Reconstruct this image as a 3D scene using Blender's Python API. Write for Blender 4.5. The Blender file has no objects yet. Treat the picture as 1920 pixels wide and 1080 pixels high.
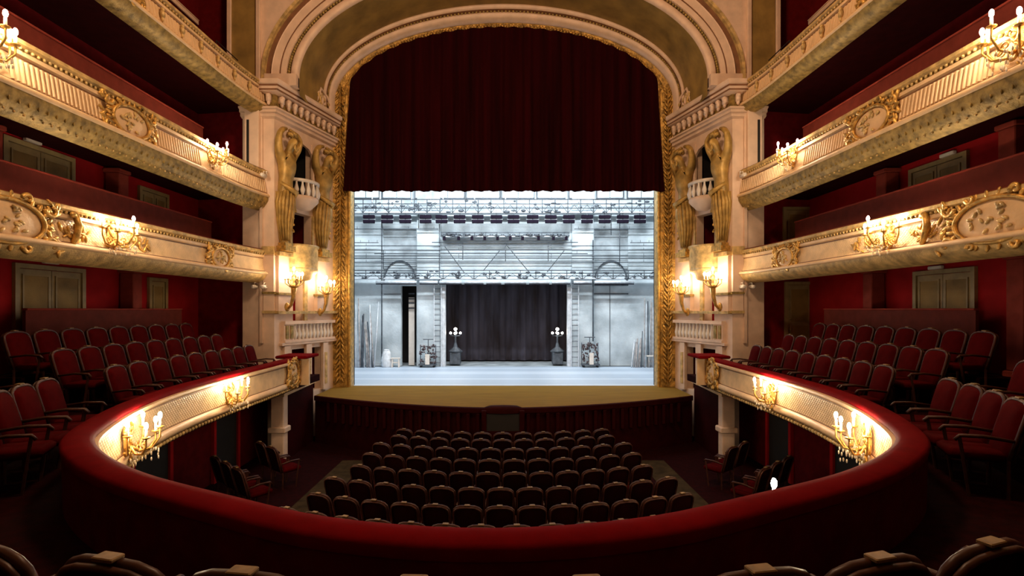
import bpy, math, random
from mathutils import Vector, Matrix
random.seed(7)
sc = bpy.context.scene
C = sc.collection
PI = math.pi
NTH = 'first second third fourth fifth sixth seventh eighth ninth tenth eleventh twelfth thirteenth fourteenth fifteenth sixteenth'.split()
E = 4.2                                     # eye height above the stalls floor
F = 960.0                                   # focal length in pixels of a 1920 wide frame

# ------------------------------------------------------------------ camera
cam_d = bpy.data.cameras.new('camera'); cam = bpy.data.objects.new('camera', cam_d); C.objects.link(cam)
cam.location = (.13, 0, E); cam.rotation_euler = (PI/2, 0, 0)
cam_d.sensor_width = 36; cam_d.lens = 36*F/1920; cam_d.shift_x = 8/1920; cam_d.shift_y = 40/1920
cam_d.clip_end = 200; cam_d.clip_start = .05
sc.camera = cam
# ------------------------------------------------------------------ world, lamps, exposure
w = bpy.data.worlds.new('world'); sc.world = w; w.use_nodes = True
w.node_tree.nodes['Background'].inputs[0].default_value = (1, .55, .35, 1)
w.node_tree.nodes['Background'].inputs[1].default_value = .01
vs = sc.view_settings
vs.view_transform = 'Standard'; vs.look = 'None'; vs.exposure = 0; vs.gamma = 1; vs.use_curve_mapping = False
BULB = 380.0
def lamp(name, kind, loc, energy, col, rot=(0,0,0), **kw):
    d = bpy.data.lights.new(name, kind); d.energy = energy; d.color = col
    for k, v in kw.items(): setattr(d, k, v)
    o = bpy.data.objects.new(name, d); C.objects.link(o); o.location = loc; o.rotation_euler = rot
    return o
# the house chandelier hangs above the frame, the stage's border lights behind the raised curtain
lamp('house_chandelier_light', 'POINT', (0, 7.5, E+9.6), 1900, (1, .66, .40), shadow_soft_size=.9)
for i, x in enumerate((-4.2, 0, 4.2)):
    lamp('border_light', 'AREA', (x, 19.2, E+6.6), 420, (.86, .94, 1), (math.radians(62), 0, 0), shape='RECTANGLE', size=3.6, size_y=.4)
for i, x in enumerate((-3.5, 3.5)):
    lamp('border_light', 'AREA', (x, 20.2, E+6.8), 290, (.86, .94, 1), (math.radians(8), 0, 0), shape='RECTANGLE', size=4.5, size_y=.5)

# ------------------------------------------------------------------ materials
MAT = {}
def mat(name, col, rough=.6, metal=0, var=.18, vs_=5, bump=0, bs=40, coat=0, sheen=0, emit=0, lattice=0, streak=None, col2=None, spec=.5):
    m = bpy.data.materials.new(name); m.use_nodes = True; MAT[name] = m
    nt = m.node_tree; N = nt.nodes; L = nt.links; b = N['Principled BSDF']
    b.inputs['Roughness'].default_value = rough; b.inputs['Metallic'].default_value = metal
    b.inputs['Coat Weight'].default_value = coat; b.inputs['Specular IOR Level'].default_value = spec
    if sheen:
        b.inputs['Sheen Weight'].default_value = sheen; b.inputs['Sheen Tint'].default_value = (*[min(1, c*3) for c in col], 1)
    tc = N.new('ShaderNodeTexCoord'); mp = N.new('ShaderNodeMapping'); L.new(tc.outputs['Object'], mp.inputs[0])
    if streak: mp.inputs['Scale'].default_value = streak
    nz = N.new('ShaderNodeTexNoise'); nz.inputs['Scale'].default_value = vs_; nz.inputs['Detail'].default_value = 4
    L.new(mp.outputs[0], nz.inputs['Vector'])
    rp = N.new('ShaderNodeValToRGB'); L.new(nz.outputs['Fac'], rp.inputs[0])
    c2 = col2 or [c*(1-var*1.6) for c in col]
    rp.color_ramp.elements[0].position = .3; rp.color_ramp.elements[0].color = (*c2, 1)
    rp.color_ramp.elements[1].position = .7; rp.color_ramp.elements[1].color = (*[min(1, c*(1+var)) for c in col], 1)
    L.new(rp.outputs[0], b.inputs['Base Color'])
    if emit:
        b.inputs['Emission Color'].default_value = (*col, 1); b.inputs['Emission Strength'].default_value = emit
    if bump or lattice:
        bp = N.new('ShaderNodeBump'); L.new(bp.outputs[0], b.inputs['Normal'])
        if lattice:
            hs = []
            for sg in (1, -1):
                m2 = N.new('ShaderNodeMapping'); m2.inputs['Scale'].default_value = (0, 1, sg); L.new(tc.outputs['Object'], m2.inputs[0])
                wv = N.new('ShaderNodeTexWave'); wv.bands_direction = 'DIAGONAL'; wv.inputs['Scale'].default_value = lattice
                L.new(m2.outputs[0], wv.inputs[0]); hs.append(wv)
            mx = N.new('ShaderNodeMath'); mx.operation = 'MAXIMUM'; L.new(hs[0].outputs['Fac'], mx.inputs[0]); L.new(hs[1].outputs['Fac'], mx.inputs[1])
            L.new(mx.outputs[0], bp.inputs['Height']); bp.inputs['Distance'].default_value = .02; bp.inputs['Strength'].default_value = .4
        else:
            n2 = N.new('ShaderNodeTexNoise'); n2.inputs['Scale'].default_value = bs; n2.inputs['Detail'].default_value = 3
            L.new(mp.outputs[0], n2.inputs['Vector']); L.new(n2.outputs['Fac'], bp.inputs['Height'])
            bp.inputs['Strength'].default_value = bump; bp.inputs['Distance'].default_value = .03
    return m
mat('cream', (.74, .54, .40), .55, var=.08, vs_=3, bump=.08, bs=25)
mat('cream_panel', (.74, .51, .28), .5, var=.08, vs_=4, bump=.1, bs=30)
mat('lattice', (.74, .52, .28), .5, var=.10, vs_=5, lattice=9)
mat('brown_line', (.20, .085, .035), .6)
mat('gilt', (.62, .36, .09), .36, .55, var=.35, vs_=9, bump=.35, bs=35)
mat('gilt_dark', (.34, .23, .065), .5, .3, var=.35, vs_=8, bump=.3, bs=26)
mat('gilt_frame', (.50, .29, .065), .42, .45, var=.4, vs_=7, bump=.8, bs=18)
mat('gilt_pale', (.60, .41, .16), .5, .2, var=.3, vs_=6, bump=.3, bs=30)
mat('statue_gold', (.46, .285, .075), .45, .25, var=.25, vs_=5, bump=.15, bs=25)
mat('olive', (.31, .195, .05), .65, var=.25, vs_=1.6, bump=.1)
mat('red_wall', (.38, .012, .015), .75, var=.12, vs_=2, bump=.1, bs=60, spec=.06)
mat('red_wall_shaded', (.20, .007, .009), .8, var=.15, spec=.06)  # wall red with the end walls' shade put into the colour
mat('red_dark', (.10, .004, .005), .8, var=.15, spec=.06)  # on the gallery walls this deep red carries their shade
mat('red_board', (.14, .025, .017), .6, var=.12, spec=.06)
mat('red_pillar', (.27, .045, .03), .6, var=.1, spec=.06)
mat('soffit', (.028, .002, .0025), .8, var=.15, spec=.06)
mat('velvet', (.14, .0016, .0032), .8, var=.12, sheen=0, bump=.05, bs=80, spec=.02)
mat('velvet_seat', (.058, .0014, .0018), .8, var=.2, sheen=0, bump=.05, bs=60, spec=.02)
mat('carpet', (.016, .0008, .001), .95, var=.3, vs_=8, bump=.3, bs=120, spec=.06)
mat('aisle', (.04, .026, .012), .9, var=.3, vs_=4, bump=.2, bs=80, spec=.06)
mat('curtain', (.019, .0003, .0012), .9, var=.3, vs_=2, sheen=0, streak=(2, 1, .1), spec=.06)
mat('seat_wood', (.055, .017, .010), .42, var=.3, vs_=12, spec=.3)
mat('seat_back', (.014, .0016, .0016), .6, var=.2, spec=.06)
mat('brass', (.22, .13, .05), .5, .3, var=.2, vs_=20)
mat('door_olive', (.36, .26, .11), .5, var=.12, vs_=6)
mat('white_paint', (.75, .68, .6), .45, var=.06)
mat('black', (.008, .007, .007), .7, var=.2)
mat('apron_wood', (.20, .115, .02), .8, var=.15, vs_=3, streak=(.4, 6, 1), bump=.08, spec=.08)
mat('stage_red', (.026, .0013, .0016), .7, var=.15, spec=.06)
mat('bulb', (1, .76, .50), .3, emit=BULB, var=0)
mat('candle', (.85, .75, .6), .5, var=.05)
mat('crystal', (.8, .7, .55), .12, var=.1)
# the stage house
mat('plaster', (.55, .615, .645), .8, var=.22, vs_=.9, bump=.4, bs=12, col2=(.33, .385, .415))
mat('plaster_dark', (.36, .41, .44), .8, var=.25, vs_=1.5, bump=.3, bs=12)
mat('plank', (.50, .60, .72), .45, var=.2, vs_=2, streak=(.3, 6, 1), bump=.1)
mat('plank_b', (.64, .74, .86), .4, var=.15, vs_=2, streak=(.3, 6, 1), bump=.1)
mat('steel', (.09, .105, .125), .5, .3, var=.3, vs_=6)
mat('steel_light', (.66, .70, .74), .5, .1, var=.15, vs_=6)
mat('flood_dark', (.012, .008, .016), .8, var=.2, spec=.05)
mat('drape', (.062, .060, .082), .9, var=.5, vs_=1.4, streak=(1.2, 1, .25), col2=(.034, .026, .026), spec=.06)
mat('sky_glass', (.75, .93, 1), .2, emit=.75, var=.03)
mat('bag', (.75, .78, .8), .8, var=.15, vs_=8, bump=.6, bs=14)
mat('pole_wood', (.40, .37, .36), .6, var=.3, vs_=6)
mat('clutter', (.10, .07, .075), .7, var=.6, vs_=12)
mat('bulb_pier', (1, .76, .50), .3, emit=130, var=0)
mat('lamp_white', (1, .93, .84), .3, emit=22, var=0)

# ------------------------------------------------------------------ mesh builder
class MB:
    def __init__(s): s.v = []; s.f = []
    def add(s, vs, fs):
        o = len(s.v); s.v += [tuple(p) for p in vs]; s.f += [tuple(i+o for i in f) for f in fs]; return s
    def box(s, x0, x1, y0, y1, z0, z1, m=None):
        vs = [(x, y, z) for x in (x0, x1) for y in (y0, y1) for z in (z0, z1)]
        if m: vs = [m @ Vector(p) for p in vs]
        return s.add(vs, [(0,1,3,2), (4,6,7,5), (0,4,5,1), (2,3,7,6), (0,2,6,4), (1,5,7,3)])
    def bevbox(s, x0, x1, y0, y1, z0, z1, r):
        # box with chamfered upright and level edges
        prof = [(r, 0), (0, r), (0, 1), (r, 1)]
        ring = []
        for z, i in ((z0, r), (z0+r, 0), (z1-r, 0), (z1, r)):
            a, b, c, d = x0+i, x1-i, y0+i, y1-i
            ring.append([(a+r, c, z), (b-r, c, z), (b, c+r, z), (b, d-r, z), (b-r, d, z), (a+r, d, z), (a, d-r, z), (a, c+r, z)])
        vs = [p for q in ring for p in q]; fs = [tuple(range(7, -1, -1)), tuple(range(24, 32))]
        for k in range(3):
            for j in range(8): fs.append((k*8+j, k*8+(j+1) % 8, k*8+8+(j+1) % 8, k*8+8+j))
        return s.add(vs, fs)
    def tube(s, pts, r, n=6, caps=True):
        pts = [Vector(p) for p in pts]; rs = r if isinstance(r, (list, tuple)) else [r]*len(pts)
        vs = []; fs = []; up = None
        for i, p in enumerate(pts):
            t = (pts[min(i+1, len(pts)-1)]-pts[max(i-1, 0)]).normalized()
            if up is None:
                up = Vector((0, 0, 1)) if abs(t.z) < .9 else Vector((1, 0, 0))
            a = t.cross(up).normalized(); b = a.cross(t).normalized(); up = b
            for k in range(n):
                q = 2*PI*k/n; vs.append(p+(a*math.cos(q)+b*math.sin(q))*rs[i])
        for i in range(len(pts)-1):
            for k in range(n): fs.append((i*n+k, i*n+(k+1) % n, (i+1)*n+(k+1) % n, (i+1)*n+k))
        if caps: fs += [tuple(range(n-1, -1, -1)), tuple(range((len(pts)-1)*n, len(pts)*n))]
        return s.add(vs, fs)
    def lathe(s, prof, n=12, c=(0, 0, 0), sx=1, sy=1, a0=0, a1=2*PI):
        full = abs(a1-a0-2*PI) < 1e-4; m = n if full else n+1; vs = []; fs = []
        for r, z in prof:
            for k in range(m):
                q = a0+(a1-a0)*k/n; vs.append((c[0]+r*sx*math.cos(q), c[1]+r*sy*math.sin(q), c[2]+z))
        for i in range(len(prof)-1):
            for k in range(n): fs.append((i*m+k, i*m+(k+1) % m, (i+1)*m+(k+1) % m, (i+1)*m+k))
        return s.add(vs, fs)
    def ell(s, c, r, nu=8, nv=5, m=None):
        vs = [(0, 0, -1)]; fs = []
        for j in range(1, nv):
            p = -PI/2+PI*j/nv
            for k in range(nu): q = 2*PI*k/nu; vs.append((math.cos(p)*math.cos(q), math.cos(p)*math.sin(q), math.sin(p)))
        vs.append((0, 0, 1)); T = len(vs)-1
        for k in range(nu):
            fs.append((0, 1+(k+1) % nu, 1+k)); fs.append((T, T-nu+k, T-nu+(k+1) % nu))
            for j in range(nv-2): a = 1+j*nu; fs.append((a+k, a+(k+1) % nu, a+nu+(k+1) % nu, a+nu+k))
        r = r if isinstance(r, (tuple, list)) else (r, r, r)
        vs = [Vector((v[0]*r[0], v[1]*r[1], v[2]*r[2])) for v in vs]
        if m: vs = [m @ v for v in vs]
        return s.add([v+Vector(c) for v in vs], fs)
    def grid(s, rows, wrap=False):
        n = len(rows[0]); vs = [p for r in rows for p in r]; fs = []
        for i in range(len(rows)-1):
            for k in range(n if wrap else n-1): fs.append((i*n+k, i*n+(k+1) % n, (i+1)*n+(k+1) % n, (i+1)*n+k))
        return s.add(vs, fs)
    def prism(s, poly, y0, y1):
        # polygon in x,z pushed along y
        n = len(poly); vs = [(x, y0, z) for x, z in poly]+[(x, y1, z) for x, z in poly]
        return s.add(vs, [tuple(range(n)), tuple(range(2*n-1, n-1, -1))]+[(k, k+n, (k+1) % n+n, (k+1) % n) for k in range(n)])
    def mesh(s, name, m, smooth=False):
        me = bpy.data.meshes.new(name); me.from_pydata(s.v, [], s.f); me.materials.append(MAT[m])
        if smooth: me.polygons.foreach_set('use_smooth', [True]*len(me.polygons))
        me.update(); return me
    def build(s, name, m, parent=None, smooth=False, kind=None):
        return put(name, s.mesh(name, m, smooth), parent, kind)
def put(name, me, parent=None, kind=None, loc=None, rz=0):
    o = bpy.data.objects.new(name, me); C.objects.link(o); o.parent = parent
    if kind: o['kind'] = kind
    if loc is not None: o.location = loc
    o.rotation_euler.z = rz
    return o
def thing(name, label, cat, loc=(0, 0, 0), rz=0, group=None):
    o = bpy.data.objects.new(name, None); C.objects.link(o); o.location = loc; o.rotation_euler.z = rz
    return tag(o, label, cat, group)
def tag(o, label, cat, group=None):
    o['label'] = label; o['category'] = cat
    if group: o['group'] = group
    return o
def kids(o): return [c for c in KID.get(o.name, [])]
def copy_tree(o, parent=None):
    c = o.copy(); C.objects.link(c); c.parent = parent
    for ch in list(o.children): copy_tree(ch, c)
    return c
def dup(o, loc, rz, label=None, group=None, sx=1, sz=1):
    c = copy_tree(o); c.location = loc; c.rotation_euler.z = rz; c.scale = (sx, sx if sz == 1 else 1, sz)
    if label: c['label'] = label
    if group: c['group'] = group
    return c
def mirror(o, label=None):
    label = label or o['label']+', house-left side'; o['label'] += ', house-right side'
    c = copy_tree(o); c.location.x *= -1; c.rotation_euler.z *= -1; c.scale.x *= -1
    if label: c['label'] = label
    return c
def at(px, py, Y): return Vector(((px-945)/F*Y, Y, E+(580-py)/F*Y))

# ------------------------------------------------------------------ plan curves
def densify(pts, step):
    # Catmull-Rom through the points, resampled at about equal steps
    P = [Vector(p) for p in pts]; P = [2*P[0]-P[1]]+P+[2*P[-1]-P[-2]]; out = []
    for i in range(1, len(P)-2):
        for k in range(24):
            t = k/24; a, b, c, d = P[i-1:i+3]
            out.append(.5*((2*b)+(c-a)*t+(2*a-5*b+4*c-d)*t*t+(3*b-a-3*c+d)*t**3))
    out.append(P[-2]); res = [out[0]]; acc = 0
    for a, b in zip(out, out[1:]):
        acc += (b-a).length
        if acc >= step: res.append(b); acc = 0
    if (res[-1]-out[-1]).length > 1e-3: res.append(out[-1])
    return res
half1 = [(5.58, 14.0), (5.52, 12.5), (5.5, 11), (5.44, 9.5), (5.30, 8.3), (5.04, 7.2), (4.66, 6.2), (4.23, 5.38), (3.62, 4.74), (2.82, 4.16), (1.8, 3.63), (.95, 3.25)]
TIER1 = densify(half1+[(0, 3.1)]+[(-x, y) for x, y in half1[::-1]], .16)
half2 = [(7.06, 15.25), (7.17, 14.7), (7.26, 13.6), (7.3, 11), (7.34, 8), (7.36, 5), (6.9, 2.4), (5.4, .2), (2.9, -1.2)]
TIER2 = densify(half2+[(0, -1.6)]+[(-x, y) for x, y in half2[::-1]], .2)
def normals(path):
    out = []
    for i in range(len(path)):
        t = (path[min(i+1, len(path)-1)]-path[max(i-1, 0)]).normalized()
        out.append(Vector((t.y, -t.x)))          # path runs right -> back -> left: this points to the house
    # make sure it points inwards
    return [n if (Vector((0, 10))-p).dot(n) > 0 else -n for p, n in zip(path, out)]
NORM1 = normals(TIER1); NORM2 = normals(TIER2)
def sweep(path, nrm, prof, closed=False):
    b = MB(); rows = [[(p.x+n.x*o, p.y+n.y*o, z) for o, z in prof] for p, n in zip(path, nrm)]
    b.grid(rows, wrap=closed); return b
def along(path, nrm, Y, side):
    # point and inward normal on one side of a tier at depth Y
    best = None
    for a, b, n, m in zip(path, path[1:], nrm, nrm[1:]):
        if (a.x+b.x)*side > 0 and (a.y-Y)*(b.y-Y) <= 0 and abs(a.y-b.y) > 1e-6:
            t = (Y-a.y)/(b.y-a.y); best = (a.lerp(b, t), n.lerp(m, t).normalized())
    return best
def stations(path, nrm, pitch):
    acc = 0; out = []; nxt = 0
    for a, b, n in zip(path, path[1:], nrm):
        L = (b-a).length
        while nxt <= acc+L:
            out.append((a.lerp(b, (nxt-acc)/L), n)); nxt += pitch
        acc += L
    return out
def face_rz(n): return math.atan2(n.y, n.x)-PI/2      # local +y looks along n
def offset(path, nrm, d): return [p-n*d for p, n in zip(path, nrm)]

# ================================================================== THE SETTING
def plate(name, pts, z0, z1, m):
    n = len(pts); b = MB().add([(x, y, z0) for x, y in pts]+[(x, y, z1) for x, y in pts],
        [tuple(range(n)), tuple(range(n, 2*n))]+[(k, (k+1) % n, (k+1) % n+n, k+n) for k in range(n)])
    return b.build(name, m, kind='structure')
plate('floor', [(-9.6, -6), (9.6, -6), (9.6, 18.3), (-9.6, 18.3)], -.2, 0, 'carpet')
for s in (-1, 1):
    sd = 'left' if s < 0 else 'right'
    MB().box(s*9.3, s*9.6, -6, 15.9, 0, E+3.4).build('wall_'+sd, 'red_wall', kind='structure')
    MB().box(s*9.3, s*9.6, -6, 15.9, E+3.4, E+12.2).build('wall_gallery_'+sd, 'red_dark', kind='structure')  # same red wall higher up, its shade painted in as a darker red
    MB().box(s*7.7, s*9.3, 15.6, 15.9, 0, E+3.4).build('wall_end_'+sd, 'red_wall_shaded', kind='structure')  # dimmer light on the end wall is put into its colour
    MB().box(s*7.7, s*9.3, 15.6, 15.9, E+3.4, E+12.2).build('wall_gallery_end_'+sd, 'red_dark', kind='structure')  # upper end wall, shade again painted in as the deep red
    MB().box(s*7.0, s*7.2, 4, 15.2, 0, E-2.2).build('wall_stalls_'+sd, 'red_dark', kind='structure')
MB().box(-9.6, 9.6, -6.3, -6, 0, E+12.2).build('wall_back', 'red_wall', kind='structure')
MB().box(-9.6, 9.6, -6.3, 18.6, E+12.2, E+12.5).build('ceiling', 'olive', kind='structure')
# tier floors
def ring_floor(name, path, nrm, d0, d1, z0, z1, m):
    return sweep(path, nrm, [(-d0, z0), (-d0, z1), (-d1, z1), (-d1, z0)], closed=True).build(name, m, kind='structure')
ext1 = TIER1
STEPS = [(0.05, 1.3, -1.95), (1.3, 2.1, -1.67), (2.1, 2.95, -1.38), (2.95, 3.78, -1.2)]
for i, (a, b, h) in enumerate(STEPS):
    ring_floor('floor_first_tier_step', ext1, NORM1, a, b, E-2.16, E+h, 'carpet')
for s in (-1, 1):
    MB().box(s*5.6, s*9.3, 13.95, 15.6, E-2.16, E-1.97).build('floor_first_tier_end', 'carpet', kind='structure')
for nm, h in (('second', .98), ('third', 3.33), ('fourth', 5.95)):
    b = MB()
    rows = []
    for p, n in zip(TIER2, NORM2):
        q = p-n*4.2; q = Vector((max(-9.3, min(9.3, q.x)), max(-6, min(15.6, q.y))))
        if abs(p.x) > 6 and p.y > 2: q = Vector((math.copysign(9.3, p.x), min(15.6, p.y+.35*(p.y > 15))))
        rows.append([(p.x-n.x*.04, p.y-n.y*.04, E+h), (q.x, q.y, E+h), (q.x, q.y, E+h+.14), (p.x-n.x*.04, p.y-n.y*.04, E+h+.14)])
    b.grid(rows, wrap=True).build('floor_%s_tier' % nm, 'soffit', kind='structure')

# ================================================================== PROSCENIUM
def arch_rows(sections, nt=72, leg=None):
    # sections: (a, b, c, Y) half ellipses with straight legs down to `leg`
    rows = []
    ts = [PI*k/nt for k in range(nt+1)]
    for k, t in enumerate(ts):
        if k == 0 and leg is not None: rows.append([(a, Y, E+leg) for a, b, c, Y in sections])
        rows.append([(a*math.cos(t), Y, E+c+b*math.sin(t)) for a, b, c, Y in sections])
        if k == nt and leg is not None: rows.append([(-a, Y, E+leg) for a, b, c, Y in sections])
    return rows
arch = thing('proscenium_arch', 'cream and gilt stepped proscenium arch with olive vault round the red curtain', 'arch', (0, 0, 0))
def oe(d, Y): return (6.2+d, 3.3+d, 7.0, Y)
MB().grid(arch_rows([oe(0, 15.56), oe(0, 15.46), oe(.04, 15.40), oe(.18, 15.40), oe(.22, 15.44), oe(.24, 15.5)], leg=6.7)).build('archivolt_moulding', 'cream', arch, True)
MB().grid(arch_rows([oe(.24, 15.5), oe(.34, 15.5)], leg=6.7)).build('bead_channel', 'brown_line', arch)
b = MB()
for k in range(150):
    t = PI*(k+.5)/150; b.ell(((6.49)*math.cos(t), 15.47, E+7.0+3.59*math.sin(t)), .05, 6, 4)
b.build('bead_row', 'gilt_dark', arch, True, 'stuff')
MB().grid(arch_rows([oe(.34, 15.5), oe(.35, 15.42), oe(.50, 15.40), oe(.51, 15.43), oe(.53, 15.43), oe(.54, 15.38), oe(.74, 15.36), oe(.76, 15.34)], leg=6.7)).build('archivolt_band', 'cream', arch)
MB().grid(arch_rows([oe(.505, 15.39), oe(.535, 15.39)], leg=6.7)).build('groove_line', 'brown_line', arch)
MB().grid(arch_rows([oe(.76, 15.34), oe(.80, 15.42), oe(.94, 15.40)], leg=6.7)).build('cove', 'brown_line', arch)
MB().grid(arch_rows([oe(.94, 15.40), oe(.95, 15.28), oe(1.03, 15.26), oe(1.06, 15.34)], leg=6.7)).build('outer_fillet', 'gilt_pale', arch)
# spandrel wall round the arch
rows = []
for k in range(73):
    t = PI*k/72; a, bb = 7.24, 4.34; x, z = a*math.cos(t), 7.0+bb*math.sin(t)
    ox = 7.72*max(-1, min(1, math.cos(t)*1.25)); rows.append([(x, 15.34, E+z), (ox, 15.34, E+max(z, 12.1 if abs(math.cos(t)) < .8 else 7+5.1*min(1, math.sin(t)/.6)))])
MB().grid(rows).build('spandrel', 'cream', arch)
MB().grid(arch_rows([(6.2, 3.3, 7.0, 15.56), (6.19, 3.24, 7.08, 16.2), (6.17, 3.17, 7.2, 16.9), (6.15, 3.1, 7.3, 17.5)], leg=6.5)).build('vault', 'olive', arch, True)
def ie(d, Y): return (6.15-d, 3.1-d*1.4, 7.3-d*.2, Y)
MB().grid(arch_rows([ie(0, 17.5), ie(-.02, 17.44), ie(.03, 17.40), ie(.07, 17.42), ie(.08, 17.5)], leg=6.3)).build('inner_moulding', 'cream', arch, True)
MB().grid(arch_rows([ie(.08, 17.5), ie(.09, 17.62), ie(.12, 17.66)], leg=6.3)).build('inner_channel', 'brown_line', arch)
b = MB()
for k in range(150):
    t = PI*(k+.5)/150; b.ell((6.05*math.cos(t), 17.6, E+7.28+2.96*math.sin(t)), .045, 6, 4)
b.build('inner_bead_row', 'gilt_dark', arch, True, 'stuff')
MB().grid(arch_rows([ie(.12, 17.66), ie(.11, 17.60), ie(.16, 17.56), ie(.22, 17.64), ie(.24, 17.9)], leg=6.3)).build('inner_band', 'cream', arch, True)
# gilt picture frame: arch top and two legs
def inner_z(x): return 7.2+2.6*math.sqrt(max(0, 1-(x/5.6)**2))
fr = thing('gilt_stage_surround', 'broad gilt leaf border edging the stage opening', 'border', (0, 0, 0))
rows = []
KX = 5.34
for k in range(61):
    x = KX*math.cos(PI*k/60); z = inner_z(x)
    t = PI*k/60; xo, zo = 5.99*math.cos(t), 7.25+2.78*math.sin(t)
    rows.append([(xo, 17.9, E+zo), ((xo*.6+x*.4), 17.98, E+zo*.6+z*.4), ((xo*.2+x*.8), 17.94, E+zo*.2+z*.8), (x, 18.0, E+z), (x, 18.3, E+z)])
MB().grid(rows).build('arch_frame', 'gilt_frame', fr, True)
for s in (-1, 1):
    r2 = []
    for z in (-2.72, 7.25, 7.98):
        xo = 5.99 if z < 7.5 else 5.86
        r2.append([(s*xo, 17.9, E+z), (s*5.74, 18.0, E+z), (s*5.5, 17.94, E+z), (s*5.47, 17.99, E+z)])
    MB().grid(r2).build('side_frame', 'gilt_frame', fr, True)
    MB().grid([[(s*5.47, 17.99, E+z), (s*5.45, 17.9, E+z), (s*5.39, 17.9, E+z), (s*5.37, 18.0, E+z), (s*5.37, 18.3, E+z)] for z in (-2.72, 7.9)]).build('inner_fillet', 'gilt', fr, True)
    b = MB(); z = -2.5; k = 0
    while z < 7.8:
        for q in (-1, 1):
            m = Matrix.Rotation(q*.55*s, 3, 'Y') @ Matrix.Rotation(-.25, 3, 'X')
            b.ell((s*5.74+q*.10+random.uniform(-.02, .02), 17.93, E+z+.05*random.random()), (.045, .035, .15+random.uniform(-.03, .03)), 6, 4, m)
        b.ell((s*5.74, 17.92, E+z+.1), (.03, .04, .11), 6, 4); z += .17; k += 1
    b.build('acanthus_leaves', 'gilt_frame', fr, True, 'stuff')
b = MB()
for k in range(150):
    t = PI*(k+.5)/150; x = 5.62*math.cos(t); z = 7.25+2.68*math.sin(t)
    b.ell((x, 17.93, E+z), (.05, .04, .08), 6, 4, Matrix.Rotation(-(t-PI/2)+random.uniform(-.7, .7), 3, 'Y'))
b.build('arch_leaves', 'gilt_frame', fr, True, 'stuff')

# ---- piers and splayed side walls with the stage boxes (built on the right, mirrored to the left)
A0 = Vector((6.8, 15.2)); D = Vector((5.97, 17.95))-A0; L_S = D.length; D.normalize(); NV = Vector((-D.y, D.x))   # NV looks to the house
RZ = math.atan2(D.y, D.x)
# local frame of the splay: x along D (towards the stage), y = away from the house on the right side
def splay_obj(name, label, cat, u, v, h, group=None):
    p = A0+D*u+NV*v
    return thing(name, label, cat, (p.x, p.y, E+h), RZ, group)
def holes(b, u0, u1, z0, z1, hs, y0, y1):
    us = sorted({u0, u1, *[h[0] for h in hs], *[h[1] for h in hs]}); zs = sorted({z0, z1, *[h[2] for h in hs], *[h[3] for h in hs]})
    for a, c in zip(us, us[1:]):
        for d, e in zip(zs, zs[1:]):
            m, k = (a+c)/2, (d+e)/2
            if any(h[0] < m < h[1] and h[2] < k < h[3] for h in hs): continue
            b.box(a, c, y0, y1, d, e)
    return b
# local y: +y points away from house?  D x z ...  NV is left of D; rotating by RZ, local +y == left of D == NV (to the house)
pier = thing('proscenium_pier', 'cream plaster pier and splayed wall with box openings beside the stage', 'pier', (A0.x, A0.y, 0), RZ, 'proscenium piers')
UPN = (.68, 1.74, E+3.3, E+5.35); LOW = (.66, 1.66, E+1.3, E+3.05); DOR = (.80, 1.25, E-.36, E+.95); BOX = (.75, 2.2, E-2.66, E-1.25)
holes(MB(), 0, L_S, 0, E+5.8, [UPN, LOW, DOR, BOX], -.28, 0).build('splay_wall', 'cream', pier)
# pier front block (world aligned) expressed as a child with its own rotation
inv = Matrix.Rotation(-RZ, 4, 'Z')
def wbox(x0, x1, y0, y1, z0, z1):           # world box -> pier local
    b = MB().box(x0, x1, y0, y1, z0, z1); b.v = [tuple(inv @ (Vector(p)-Vector((A0.x, A0.y, 0)))) for p in b.v]; return b
wbox(6.8, 7.74, 15.2, 15.6, 0, E+6.7).build('pier_block', 'cream', pier)
wbox(6.74, 7.12, 15.1, 15.2, E-.12, E-.04).build('ledge', 'gilt_pale', pier)
wbox(6.78, 7.10, 15.14, 15.2, E-.04, E+.45).build('pedestal_base', 'cream', pier)
wbox(6.74, 7.12, 15.1, 15.2, E+.45, E+.52).build('moulding', 'gilt_dark', pier)
wbox(6.76, 7.12, 15.08, 15.2, E+1.62, E+1.86).build('capital', 'gilt_pale', pier)
wbox(6.78, 7.10, 15.12, 15.2, E+.52, E+1.62).build('pedestal', 'cream', pier)
wbox(7.12, 7.20, 15.12, 15.2, E-1, E+5.9).build('pilaster_strip', 'cream', pier)
for u0, u1, nm in ((.03, .56, 'pedestal_near'), (1.82, 2.34, 'pedestal_far')):
    MB().box(u0, u1, 0, .13, E-.05, E+.45).build('pedestal_base', 'cream', pier)
    MB().box(u0+.04, u1-.04, 0, .1, E+.45, E+1.6).build('pedestal', 'cream', pier)
    MB().box(u0-.04, u1+.04, 0, .17, E+.43, E+.50).build('moulding', 'gilt_dark', pier)
    MB().box(u0-.04, u1+.04, 0, .2, E+1.6, E+1.72).build('capital', 'gilt_pale', pier)
MB().box(0, L_S, 0, .16, E-.14, E-.05).build('ledge', 'gilt_pale', pier)
MB().box(.2, L_S, 0, .12, E-1.1, E-1.02).build('sill', 'cream', pier)
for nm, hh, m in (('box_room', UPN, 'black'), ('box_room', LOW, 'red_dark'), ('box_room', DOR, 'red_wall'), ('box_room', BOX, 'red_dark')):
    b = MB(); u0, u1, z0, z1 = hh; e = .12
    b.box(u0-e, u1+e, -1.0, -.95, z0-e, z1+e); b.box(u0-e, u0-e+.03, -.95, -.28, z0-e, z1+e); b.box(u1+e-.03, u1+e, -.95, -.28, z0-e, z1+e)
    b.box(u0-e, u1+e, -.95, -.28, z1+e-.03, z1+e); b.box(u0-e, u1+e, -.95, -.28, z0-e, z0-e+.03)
    b.build(nm, m, pier)
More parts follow.
